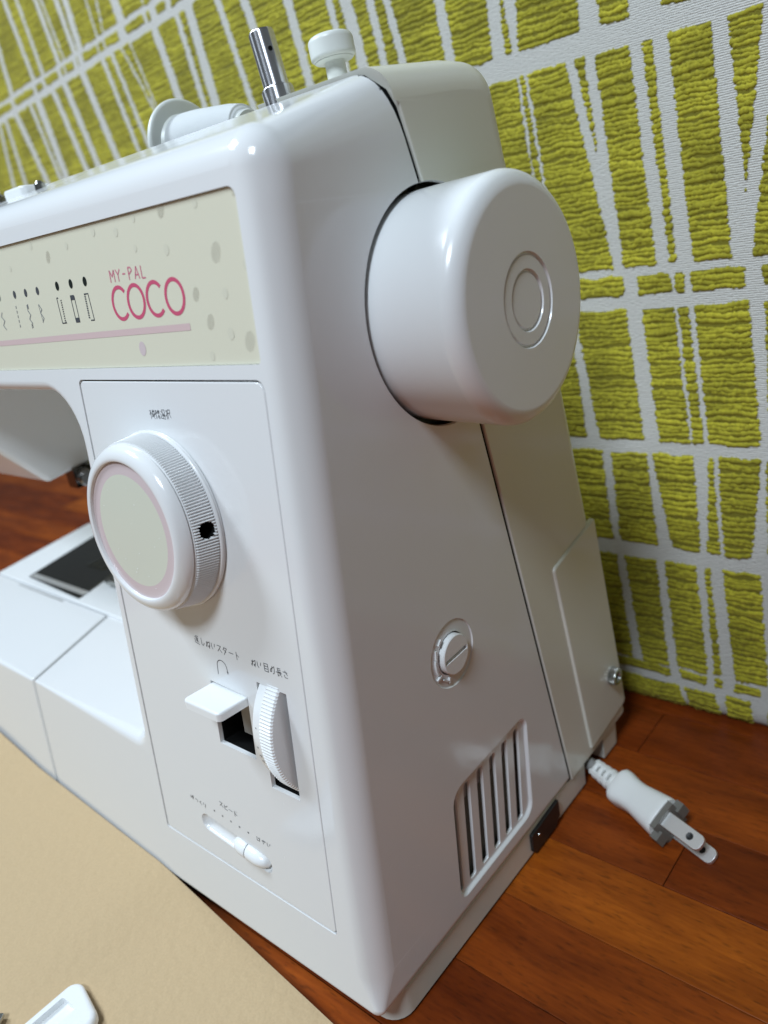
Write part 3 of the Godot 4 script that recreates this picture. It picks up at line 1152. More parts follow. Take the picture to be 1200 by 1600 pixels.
	ribbon(ic2, [Vector2(-0.1303, 0.2272), Vector2(-0.1288, 0.2256), Vector2(-0.1302, 0.2242), Vector2(-0.1287, 0.2226)], 0.0004, to)
	ribbon(ic2, [Vector2(-0.1215, 0.2286), Vector2(-0.1200, 0.2268), Vector2(-0.1214, 0.2258), Vector2(-0.1198, 0.2240), Vector2(-0.1212, 0.2226)], 0.00036, to)
	ribbon(ic2, [Vector2(-0.1217, 0.2285), Vector2(-0.1209, 0.2226)], 0.0002, to)
	for x in [-0.1505, -0.1595]:
		ribbon(ic2, [Vector2(x, 0.2276), Vector2(x - 0.0012, 0.2261), Vector2(x + 0.0006, 0.2246), Vector2(x - 0.0012, 0.2230), Vector2(x + 0.0005, 0.2214)], 0.0004, to)
	part("stitch_pictures", ic2.mesh(), M.pale_print, p, true)


func build_control_plate() -> void:
	var st := Shape.new()
	var lever := rounded([Vector2(-0.0614, 0.0796), Vector2(-0.0424, 0.0798), Vector2(-0.0413, 0.1031), Vector2(-0.0605, 0.1038)], [0.0003, 0.0003, 0.0003, 0.0003], [0, 0, 0, 0], 3)
	var length := rounded([Vector2(-0.0366, 0.0715), Vector2(-0.0232, 0.0719), Vector2(-0.0218, 0.1098), Vector2(-0.0354, 0.1102)], [0.0003, 0.0003, 0.0003, 0.0003], [0, 0, 0, 0], 3)
	var speed := PackedVector2Array()
	for i in 13:
		speed.append(Vector2(-0.0480, 0.0361) + Vector2.from_angle(-PI / 2 + PI * i / 12.0) * 0.0036)
	for i in 13:
		speed.append(Vector2(-0.0800, 0.0389) + Vector2.from_angle(PI / 2 + PI * i / 12.0) * 0.0036)
	pillow(st, plate_outline(0.00055), func(x, s, off): return fp(x, s, off - 0.00012), 0.0015, [lever[0], length[0], speed], 4)
	hole_walls(st, lever[0], fp, -0.00012, -0.0017)
	hole_walls(st, length[0], fp, -0.00012, -0.0017)
	var plate := part("control_plate", st.mesh(34.0), M.white_plastic, machine)
	for hole in [lever[0], length[0]]:
		var dark := Shape.new()
		hole_walls(dark, hole, fp, -0.0017, -0.018, true)
		part("slot_lining", dark.mesh(), M.void, machine)
	# dished slot of the speed slider
	var dish := Shape.new()
	var rings := []
	for k in 7:
		var u := k / 6.0
		var ring := PackedVector3Array()
		for q in speed:
			var c := Vector2(clampf(q.x, -0.0800, -0.0480), 0.0)
			c.y = lerpf(0.0389, 0.0361, (c.x + 0.0800) / 0.032)
			var d := c + (q - c) * cos(u * PI / 2)
			ring.append(fp(d.x, d.y, -0.00012 - 0.0024 * sin(u * PI / 2)))
		rings.append(ring)
	dish.loft(rings, true, true)
	part("slider_slot", dish.mesh(50.0), M.white_plastic, machine)
	# the slider: a rounded pill with a groove across it
	var pill := Shape.new()
	for half in [[-0.0648, -0.0570, -1], [-0.0567, -0.0462, 1]]:
		var rr := []
		for k in 13:
			var u := k / 12.0
			var x := lerpf(half[0], half[1], u)
			var endk := u if half[2] < 0 else 1.0 - u
			var grow := sqrt(clampf(1.0 - pow(1.0 - minf(1.0, endk * 1.6), 2.0), 0.0, 1.0))
			if (half[2] < 0 and k == 12) or (half[2] > 0 and k == 0):
				grow *= 0.93
			var ring := PackedVector3Array()
			for i in 17:
				var an := PI * i / 16.0
				ring.append(fp(x, lerpf(0.0389, 0.0361, (x + 0.0800) / 0.032) + 0.0033 * cos(an) * grow, -0.0012 + 0.0036 * sin(an) * grow))
			rr.append(ring)
		pill.loft(rr, false)
	part("speed_slider", pill.mesh(50.0), M.bright_plastic, machine)
	# reverse lever: a flat tab with soft corners, and its arm inside the slot
	var tab := Shape.new()
	var to_tab := rounded([Vector2(0.0416, -0.004), Vector2(0.0602, -0.004), Vector2(0.0606, 0.0114), Vector2(0.0418, 0.0112)], [0.0002, 0.0002, 0.0018, 0.0018], [0.0005, 0.0005, 0.0009, 0.0009], 6)
	pillow(tab, to_tab, func(a, off, up): return fp(-a, 0.1029 - off * 0.02 + up, off), 0.0030)
	fill(tab, [to_tab[0]], func(q): return fp(-q.x, 0.0999 - q.y * 0.02, q.y), fp(0, -1) - fp(0, 0))
	var lv := part("reverse_lever", tab.mesh(40.0), M.bright_plastic, machine)
	var inner := Shape.new()
	inner.box(Vector3(-0.0530, 0.0840, -0.0065), Vector3(-0.0426, 0.1020, -0.0048), Basis(Vector3.RIGHT, -TILT))
	part("lever_arm", inner.mesh(), M.grey_plastic, lv, true)
	# stitch length wheel
	var wheel := Shape.new()
	var cs := 0.0932
	var co := -0.0222
	var at := fp(0, cs, co)
	var prof := [Vector2(0.018, -0.0347), Vector2(0.0268, -0.0347), Vector2(0.0273, -0.0343), Vector2(0.0277, -0.0307), Vector2(0.0277, -0.0304)]
	lathe(wheel, at, Vector3.RIGHT, prof, 96)
	var lw := part("stitch_length_wheel", wheel.mesh(34.0), M.bright_plastic, machine)
	var kn := Shape.new()
	var rings2 := []
	for q in [[0.0281, -0.0304], [0.0284, -0.0300], [0.0284, -0.0252], [0.0278, -0.0247], [0.02, -0.0242], [0.004, -0.0242]]:
		var ring := PackedVector3Array()
		for i in 480:
			var an := -TAU * i / 480.0
			var tooth := 0.0004 * absf(sin(an * 80.0)) if q[0] > 0.025 else 0.0
			ring.append(at + Vector3(q[1], 0, 0) + (fp(0, 1) - fp(0, 0)) * cos(an) * (q[0] - tooth) + (fp(0, 0, 1) - fp(0, 0)) * sin(an) * (q[0] - tooth))
		rings2.append(ring)
	kn.loft(rings2, true, false)
	part("knurled_rim", kn.mesh(28.0), M.bright_plastic, lw, true)
	var marks := Shape.new()
	var on_rim := func(x: float, a: float, off: float) -> Vector3:
		var rad := 0.02735 + (x + 0.0343) * 0.11 + off
		return at + Vector3(x, 0, 0) + (fp(0, 1) - fp(0, 0)) * sin(a) * rad + (fp(0, 0, 1) - fp(0, 0)) * cos(a) * rad
	for m in [[0.155, 0], [0.02, 1], [-0.10, 2], [-0.215, 3], [-0.3, 4]]:
		var a: float = m[0]
		if m[1] == 0:
			ribbon(marks, [Vector2(-0.0327, a + 0.012), Vector2(-0.0323, a), Vector2(-0.0331, a)], 0.0005, on_rim)
		elif m[1] == 1:
			ribbon(marks, [Vector2(-0.0331, a), Vector2(-0.0324, a)], 0.0007, on_rim)
		elif m[1] == 2:
			ribbon(marks, [Vector2(-0.0333, a + 0.026), Vector2(-0.0325, a + 0.016), Vector2(-0.0333, a + 0.002), Vector2(-0.0322, a)], 0.00045, on_rim)
		else:
			ribbon(marks, [Vector2(-0.0332, a + 0.024), Vector2(-0.0325, a + 0.024), Vector2(-0.0332, a + 0.008), Vector2(-0.0322, a + 0.006)], 0.00045, on_rim)
			ribbon(marks, [Vector2(-0.0324, a + 0.018), Vector2(-0.0324, a - 0.006)], 0.00045, on_rim)
	part("numerals", marks.mesh(), M.dark_print, lw, true)
	# print on the plate
	var to := func(x, s, off): return fp(x, s, off - 0.00012)
	var pr := Shape.new()
	var w := 0.00024
	text(pr, "模様選択", Vector2(-0.0656, 0.1913), Vector2(-0.0543, 0.1915), 0.0028, 0.00017, to, 0.90)
	text(pr, "返しぬいスタート", Vector2(-0.0650, 0.1164), Vector2(-0.0414, 0.1156), 0.0028, w, to)
	text(pr, "ぬい目の長さ", Vector2(-0.0364, 0.1155), Vector2(-0.0190, 0.1154), 0.0026, w, to)
	text(pr, "スピード", Vector2(-0.0698, 0.0506), Vector2(-0.0592, 0.0496), 0.0023, w, to)
	text(pr, "ゆっくり", Vector2(-0.0884, 0.0459), Vector2(-0.0784, 0.0455), 0.0021, w, to)
	text(pr, "はやい", Vector2(-0.0505, 0.0446), Vector2(-0.0425, 0.0444), 0.0020, w, to)
	for i in 5:
		disc(pr, Vector2(-0.0739, 0.0467).lerp(Vector2(-0.0549, 0.0457), i / 4.0), 0.0004, 0.0004, to, 0.00006, 10)
	disc(pr, Vector2(-0.0404, 0.0912), 0.0005, 0.0005, to, 0.00006, 12)
	var hook := [Vector2(-0.0550, 0.1075)]
	for q in arc(-0.0522, 0.1107, 0.0025, 180, 0, 10):
		hook.append(Vector2(q.x, q.y))
	hook.append(Vector2(-0.0497, 0.1094))
	ribbon(pr, hook, w * 1.1, to)
	pr.facing(to.call(-0.0501, 0.1098, 0.00007), to.call(-0.0492, 0.1098, 0.00007), to.call(-0.0496, 0.1087, 0.00007), to.call(0, 0, 1) - to.call(0, 0, 0))
	part("lettering", pr.mesh(), M.dark_print, plate, true)


func build_pattern_dial() -> void:
	var at := fp(DIAL.x, DIAL.y, 0.0)
	var n := fp(0, 0, 1) - fp(0, 0, 0)
	var u := Vector3.RIGHT
	var b := n.cross(u)
	var flange := Shape.new()
	lathe(flange, at, n, [Vector2(0.027, 0.0001), Vector2(0.0286, 0.0002)] + arc(0.0282, 0.0012, 0.0006, -60, 80, 5) + [Vector2(0.0277, 0.0021), Vector2(0.0268, 0.0021)], 128)
	var d := part("pattern_dial", flange.mesh(38.0), M.white_plastic, machine)
	# knurled band with the screw hole in its side
	var kn := Shape.new()
	var seg := 1152
	var axial := 14
	var rings := []
	for k in axial + 1:
		var h := lerpf(0.0021, 0.0096, float(k) / axial)
		var ring := PackedVector3Array()
		for i in seg:
			var a := TAU * i / seg
			var tooth := 0.0007 * pow(absf(cos(a * 96.0)), 3.0)
			if k == axial:
				tooth = 0.0007
			var r := lerpf(0.0283, 0.0271, float(k) / axial) - tooth
			ring.append(at + n * h + (u * cos(a) + b * sin(a)) * r)
		rings.append(ring)
	var hole_a := deg_to_rad(3.0)
	var hole_h := 0.0051
	var hole_r := 0.0026
	for k in axial:
		var h := lerpf(0.0021, 0.0096, (k + 0.5) / axial)
		for i in seg:
			var j := (i + 1) % seg
			var a := TAU * (i + 0.5) / seg
			var dx := wrapf(a - hole_a, -PI, PI) * 0.0278
			if dx * dx + (h - hole_h) * (h - hole_h) < hole_r * hole_r:
				continue
			kn.quad(rings[k][i], rings[k][j], rings[k + 1][j], rings[k + 1][i])
	part("knurled_band", kn.mesh(20.0), M.white_plastic, d, true)
	var hole := Shape.new()
	var out := u * cos(hole_a) + b * sin(hole_a)
	lathe(hole, at + n * hole_h + out * 0.0276, -out, [Vector2(hole_r + 0.0003, 0.0004), Vector2(hole_r, 0.0009), Vector2(hole_r, 0.009), Vector2(0, 0.009)], 32)
	part("screw_hole", hole.mesh(), M.void, d, true)
	var rim := Shape.new()
	var prof := [Vector2(0.0268, 0.0094), Vector2(0.0261, 0.0096), Vector2(0.0261, 0.0099), Vector2(0.0266, 0.0101)]
	for k in 11:
		var a := deg_to_rad(lerpf(4, 88, k / 10.0))
		prof.append(Vector2(0.0223 + 0.0043 * cos(a), 0.0100 + 0.0038 * sin(a)))
	prof += [Vector2(0.0220, 0.0136), Vector2(0.0218, 0.0132), Vector2(0.0217, 0.0123)]
	lathe(rim, at, n, prof, 128)
	part("rim", rim.mesh(38.0), M.white_plastic, d, true)
	var inlay := Shape.new()
	lathe(inlay, at, n, [Vector2(0.0219, 0.01265), Vector2(0.0178, 0.01275)], 96)
	part("pink_ring", inlay.mesh(), M.pink_ring, d, true)
	var disc_ := Shape.new()
	lathe(disc_, at, n, [Vector2(0.0178, 0.01275), Vector2(0.0, 0.01282)], 96)
	part("cream_disc", disc_.mesh(), M.cream_disc, d, true)
	# grains of dust on the face
	var dust := Shape.new()
	var r := RandomNumberGenerator.new()
	r.seed = 14
	for i in 15:
		var q := DIAL + Vector2.from_angle(r.randf() * TAU) * sqrt(r.randf()) * 0.019
		disc(dust, q, r.randf_range(0.00010, 0.00026), r.randf_range(0.00010, 0.00022), func(x, s, off): return fp(x, s, off + 0.01285), 0.00006, 7)
	part("dust", dust.mesh(), M.scratch, d, true).set_meta("kind", "stuff")


func build_handwheel() -> void:
	var st := Shape.new()
	var at := Vector3(0, WHEEL.y, WHEEL.x)
	var prof := [Vector2(0.0, -0.0060), Vector2(0.0331, -0.0060), Vector2(0.0334, -0.004), Vector2(0.0344, 0.0225)]
	prof += arc(0.0293, 0.0236, 0.0052, 0, 86, 14)
	prof += [Vector2(0.0134, 0.0290), Vector2(0.0130, 0.0290), Vector2(0.0127, 0.0281), Vector2(0.0122, 0.0281), Vector2(0.0119, 0.0287), Vector2(0.0085, 0.0287), Vector2(0.0082, 0.0278), Vector2(0.0077, 0.0278), Vector2(0.0074, 0.0284), Vector2(0.0, 0.0284)]
	lathe(st, at, Vector3.RIGHT, prof, 180)
	part("handwheel", st.mesh(30.0), M.bright_plastic, machine)


func build_end_details() -> void:
	# vent: a sunk frame with six slots, each with a leaning louvre behind
	var vent := Shape.new()
	var vo: PackedVector2Array = vent_outline()[0]
	var small := PackedVector2Array()
	var mid := Vector2(-0.0740, 0.0277)
	for q in vo:
		small.append(mid + (q - mid) * Vector2(0.955, 0.945))
	var lip := []
	for k in 6:
		var u := k / 5.0
		var ring := PackedVector3Array()
		for i in vo.size():
			var q := vo[i].lerp(small[i], u)
			ring.append(Vector3(-0.0013 * smoothstep(0.0, 1.0, u), q.y, q.x))
		lip.append(ring)
	vent.loft(lip)
	var slots := []
	for i in 6:
		var z := -0.0512 - i * 0.00832
		slots.append(rounded([Vector2(z + 0.0009, 0.0072), Vector2(z + 0.0050, 0.0072), Vector2(z + 0.0008, 0.0472), Vector2(z - 0.0033, 0.0474)], [0.0011, 0.0011, 0.0011, 0.0011], [0, 0, 0, 0], 4))
	var loops := [small]
	for s in slots:
		loops.append(s[0])
	fill(vent, loops, func(q): return Vector3(-0.0013, q.y, q.x), Vector3.RIGHT)
	for s in slots:
		var a := PackedVector3Array()
		var b := PackedVector3Array()
		var c := PackedVector3Array()
		var cen := Vector2.ZERO
		for q in s[0]:
			cen += q / s[0].size()
		for q: Vector2 in s[0]:
			a.append(Vector3(-0.0013, q.y, q.x))
			b.append(Vector3(-0.0017, q.y + (cen.y - q.y) * 0.012, q.x + (cen.x - q.x) * 0.10))
			c.append(Vector3(-0.0024, q.y + (cen.y - q.y) * 0.012, q.x + (cen.x - q.x) * 0.10))
		vent.loft([a, b, c], true, false)
	var v := part("vent", vent.mesh(40.0), M.white_plastic, machine)
	var vb := Shape.new()
	vb.quad(Vector3(-0.0046, 0.003, -0.044), Vector3(-0.0046, 0.003, -0.103), Vector3(-0.0046, 0.053, -0.103), Vector3(-0.0046, 0.053, -0.044))
	part("vent_lining", vb.mesh(), M.vent_back, v, true)
	for i in 6:
		var z := -0.0512 - i * 0.00832
		var lv := Shape.new()
		# a plate that leans inward from the top of the slot
		var p0 := Vector3(-0.0030, 0.0480, z - 0.0044)
		var p1 := Vector3(-0.0030, 0.0480, z + 0.0014)
		var p2 := Vector3(-0.0040, 0.0385, z + 0.0024)
		var p3 := Vector3(-0.0040, 0.0385, z - 0.0034)
		lv.quad(p0, p3, p2, p1)
		lv.quad(p0 - Vector3(0.0008, 0, 0), p1 - Vector3(0.0008, 0, 0), p2 - Vector3(0.0008, 0, 0), p3 - Vector3(0.0008, 0, 0))
		lv.quad(p3, p3 - Vector3(0.0008, 0, 0), p2 - Vector3(0.0008, 0, 0), p2)
		part("slat", lv.mesh(), M.white_plastic, v, true)
	# small slotted dial in its shallow recess
	var rec := Shape.new()
	lathe(rec, Vector3(0, KNOB.y, KNOB.x), Vector3.LEFT, [Vector2(0.0118, 0.0), Vector2(0.0115, 0.00045), Vector2(0.0074, 0.00045), Vector2(0.0073, 0.003), Vector2(0, 0.003)], 64)
	var base := part("adjuster_recess", rec.mesh(30.0), M.white_plastic, machine)
	var kn := Shape.new()
	var n := 72
	lathe(kn, Vector3(0, KNOB.y, KNOB.x), Vector3.RIGHT, [Vector2(0.0069, -0.002), Vector2(0.0069, 0.0013), Vector2(0.0066, 0.0016)], n)
	var face := circle(KNOB, 0.0066, n)
	var slot := PackedVector2Array([KNOB + Vector2(-0.0061, -0.0008), KNOB + Vector2(0.0061, -0.0012), KNOB + Vector2(0.0061, 0.0004), KNOB + Vector2(-0.0061, 0.0008)])
	fill(kn, [face, slot], func(q): return Vector3(0.0016, q.y, q.x), Vector3.RIGHT)
	hole_walls(kn, slot, func(z, y, off): return Vector3(off, y, z), 0.0016, 0.0004, true)
	part("adjuster_knob", kn.mesh(30.0), M.bright_plastic, machine)
	# raised marks round it
	var mk := Shape.new()
	var raise := func(line: Array, w: float) -> void:
		for i in line.size() - 1:
			var a: Vector2 = line[i]
			var b: Vector2 = line[i + 1]
			var d := (b - a).normalized()
			var q := Vector2(-d.y, d.x) * w / 2
			var c := [a + q, b + q, b - q, a - q]
			var top := PackedVector3Array()
			var low := PackedVector3Array()
			for x: Vector2 in c:
				top.append(Vector3(0.0003, KNOB.y + x.y, KNOB.x + x.x))
				low.append(Vector3(-0.0005, KNOB.y + x.y + (0.0), KNOB.x + x.x))
			mk.loft([top, low])
			mk.fan(top, Vector3.RIGHT)
	raise.call(arc(0, 0, 0.0092, -22, 12, 6), 0.0006)
	raise.call([Vector2(0.0086, 0.0022), Vector2(0.0082, 0.0052)], 0.0006)
	raise.call([Vector2(0.0066, 0.0062), Vector2(0.0049, 0.0078)], 0.0006)
	raise.call([Vector2(0.0073, -0.0044), Vector2(0.0096, -0.0052)], 0.0006)
	raise.call(arc(0, 0, 0.0092, -62, -44, 4), 0.0005)
	raise.call([Vector2(0.0034, -0.0074), Vector2(0.0037, -0.0092)], 0.0006)
	part("raised_mark", mk.mesh(), M.white_plastic, base, true)
	# door of the cord compartment, with its knurled screw
	var door := Shape.new()
	var dp := rounded([Vector2(0.1296, 0.0990), Vector2(0.1477, 0.0012), Vector2(0.1836, 0.0046), Vector2(0.1656, 0.1066)], [0.002, 0.001, 0.003, 0.001], [0.0009, 0.0009, 0.0009, 0.0009], 5)
	pillow(door, dp, func(a, b, off): return Vector3(off + 0.0011, b, -a), 0.0022, [], 4)
	var dr := part("compartment_door", door.mesh(34.0), M.aged_plastic, machine)
	var sc := Shape.new()
	var rr := []
	for q in [[0.0040, 0.0010], [0.0042, 0.0014], [0.0042, 0.0040], [0.0038, 0.0046], [0.0026, 0.0046], [0.0022, 0.0036], [0.0014, 0.0036]]:
		var ring := PackedVector3Array()
		for i in 160:
			var a := -TAU * i / 160.0
			var r: float = q[0] - (0.0003 * absf(sin(a * 20.0)) if q[0] > 0.0039 else 0.0)
			ring.append(Vector3(q[1], 0.0268 + r * sin(a), -0.1703 - r * cos(a)))
		rr.append(ring)
	sc.loft(rr, true, true)
	var screw := part("door_screw", sc.mesh(28.0), M.steel, dr, true)
	# sunk middle of the screw, as a small dark disc at its depth
	var sm := Shape.new()
	lathe(sm, Vector3(0.0030, 0.0268, -0.1703), Vector3.RIGHT, [Vector2(0.0023, 0.0), Vector2(0.0, 0.0)], 24)
	part("screw_socket", sm.mesh(), M.black_plastic, dr, true)


func build_top_details() -> void:
	# chrome shaft of the bobbin winder
	var sh := Shape.new()
	var a := Vector3(-0.0452, 0.268, -0.0766)
	var ax := (Vector3(-0.0484, 0.2931, -0.0766) - Vector3(-0.0454, 0.2740, -0.0766)).normalized()
	var prof := [Vector2(0.0049, 0.0), Vector2(0.0049, 0.0085), Vector2(0.0046, 0.0091), Vector2(0.0040, 0.0093), Vector2(0.0039, 0.0098), Vector2(0.0039, 0.0242), Vector2(0.0036, 0.0248), Vector2(0.0029, 0.0248), Vector2(0.0027, 0.0240), Vector2(0.0027, 0.010)]
	lathe(sh, a, ax, prof, 48)
	for i in sh.v.size():
		var rel := sh.v[i] - a
		sh.uv[i] = Vector2(rel.dot(ax) * 40.0, rel.cross(ax).dot(Vector3.RIGHT) * 40.0)
	var w := part("winder_shaft", sh.mesh(34.0, true), M.chrome, machine)
	var ho := Shape.new()
	var side := Vector3(0.62, 0, 0.78).rotated(Vector3.UP, deg_to_rad(28))
	side = (side - ax * side.dot(ax)).normalized()
	lathe(ho, a + ax * 0.0188 + side * 0.00392, side, [Vector2(0.0007, 0), Vector2(0.0, 0.00002)], 16)
	part("shaft_hole", ho.mesh(), M.void, w, true)
	var sl := Shape.new()
	sl.box(Vector3(-0.0003, 0, -0.0003), Vector3(0.0003, 0.011, 0.0003))
	# white stop knob of the winder
	var kn := Shape.new()
	var kb := Vector3(-0.0285, 0.268, -0.085)
	var kx := Vector3(-0.07, 1, 0.0).normalized()
	var kp := [Vector2(0.0031, 0.0), Vector2(0.0030, 0.0122)] + [Vector2(0.0057, 0.0125)] + arc(0.0055, 0.0139, 0.0012, -80, 0, 4) + arc(0.0050, 0.0174, 0.0017, 0, 88, 6) + [Vector2(0.0, 0.0192)]
	lathe(kn, kb, kx, kp, 56)
	part("winder_stop", kn.mesh(34.0), M.milky_nylon, machine)
	# thread guide and tension parts farther along the arm
	var tg := Shape.new()
	var to := rounded([Vector2(-0.197, 0.056), Vector2(-0.179, 0.056), Vector2(-0.179, 0.070), Vector2(-0.197, 0.070)], [0.003, 0.003, 0.003, 0.003], [0.001, 0.001, 0.001, 0.001], 5)
	pillow(tg, to, func(x, z, off): return Vector3(x, off + 0.2718, -z), 0.006)
	part("thread_guide", tg.mesh(34.0), M.bright_plastic, machine)
	var s1 := Shape.new()
	lathe(s1, Vector3(-0.1735, 0.266, -0.061), Vector3.UP, [Vector2(0.0022, 0), Vector2(0.0022, 0.005), Vector2(0.0012, 0.0062), Vector2(0, 0.0064)], 20)
	part("guide_screw", s1.mesh(34.0), M.steel, machine)
	var t1 := Shape.new()
	lathe(t1, Vector3(-0.209, 0.2665, -0.059), Vector3.RIGHT, [Vector2(0, -0.004), Vector2(0.0055, -0.004), Vector2(0.0062, -0.002), Vector2(0.004, 0.0), Vector2(0.0060, 0.002), Vector2(0.0045, 0.0045), Vector2(0, 0.0052)], 32)
	part("tension_disc", t1.mesh(34.0), M.dark_steel, machine)


func build_head() -> void:
	var st := Shape.new()
	var o := rounded([Vector2(0.0600, 0.1378), Vector2(0.1300, 0.1480), Vector2(0.1300, 0.2300), Vector2(0.0215, 0.2300), Vector2(0.0235, 0.1960), Vector2(0.0360, 0.1660)], [0.004, 0.006, 0.002, 0.002, 0.01, 0.02], [0.003, 0.003, 0.001, 0.001, 0.003, 0.003], 6)
	pillow(st, o, func(a, b, off): return Vector3(off - 0.250, b, -a), 0.10, [], 5)
	fill(st, [o[0]], func(q): return Vector3(-0.35, q.y, -q.x), Vector3.LEFT)
	part("needle_head", st.mesh(34.0), M.white_plastic, machine)
	var sc := Shape.new()
	lathe(sc, Vector3(-0.2515, 0.1665, -0.0392), Vector3(0.2, -0.3, 1.0), [Vector2(0.0016, -0.002), Vector2(0.0016, 0.0006), Vector2(0, 0.0008)], 16)
	part("head_screw", sc.mesh(), M.grey_plastic, machine)
	var bar := Shape.new()
	lathe(bar, Vector3(-0.2575, 0.1, -0.085), Vector3.UP, [Vector2(0, 0), Vector2(0.0028, 0), Vector2(0.0028, 0.06)], 20)
	part("presser_bar", bar.mesh(), M.steel, machine)
	var clamp_ := Shape.new()
	clamp_.box(Vector3(-0.258, 0.1300, -0.084), Vector3(-0.249, 0.1405, -0.073))
	lathe(clamp_, Vector3(-0.250, 0.1355, -0.0785), Vector3(1, 0, 0.25), [Vector2(0, 0), Vector2(0.0045, 0), Vector2(0.0045, 0.009), Vector2(0.0035, 0.010), Vector2(0, 0.010)], 20)
	part("needle_clamp", clamp_.mesh(30.0), M.dark_steel, machine)
	var ft := Shape.new()
	ft.box(Vector3(-0.268, 0.066, -0.104), Vector3(-0.256, 0.069, -0.080))
	ft.box(Vector3(-0.265, 0.069, -0.096), Vector3(-0.259, 0.104, -0.089))
	part("presser_foot", ft.mesh(), M.steel, machine)


# ---------------------------------------------------------------- things on and round the machine
func build_spool() -> void:
	var c := Vector3(0, 0.2743, -0.100)
	thing("thread_spool", "spool of white thread lying in the hollow on top of the machine", "spool", Vector3(-0.11, 0.2573, -0.100))
	var root: Node3D = get_child(get_child_count() - 1)
	var fl := Shape.new()
	lathe(fl, c + Vector3(-0.1262, 0, 0), Vector3.RIGHT, [Vector2(0.0, -0.0012), Vector2(0.0155, -0.0012)] + arc(0.0160, 0.0, 0.0012, -90, 90, 6) + [Vector2(0.0148, 0.0008), Vector2(0.0118, 0.0003), Vector2(0.0105, 0.002)], 72)
	part("flange", fl.mesh(34.0), M.milky_nylon, root)
	var th := Shape.new()
	lathe(th, c + Vector3(-0.1262, 0, 0), Vector3.RIGHT, [Vector2(0.009, 0.0004), Vector2(0.0115, 0.0022), Vector2(0.0110, 0.012), Vector2(0.0090, 0.030), Vector2(0.0078, 0.036), Vector2(0.005, 0.0372)], 64)
	for i in th.v.size():
		th.uv[i] = Vector2(th.v[i].y * 20.0, th.v[i].x / 0.004)
	part("thread", th.mesh(50.0, true), M.thread, root)
	var cap := Shape.new()
	lathe(cap, c + Vector3(-0.0885, -0.0016, 0), Vector3.RIGHT, [Vector2(0.006, -0.001), Vector2(0.0070, 0.0), Vector2(0.0072, 0.0012), Vector2(0.0068, 0.0018), Vector2(0.0056, 0.0018)], 48)
	part("end_rim", cap.mesh(34.0), M.milky_nylon, root)
	var rd := Shape.new()
	lathe(rd, c + Vector3(-0.0885, -0.0016, 0), Vector3.RIGHT, [Vector2(0.0056, 0.0016), Vector2(0.0034, 0.0016), Vector2(0.0034, 0.0006), Vector2(0, 0.0006)], 40)
	part("end_label", rd.mesh(34.0), M.red_plastic, root)


const ROLL := 0.55


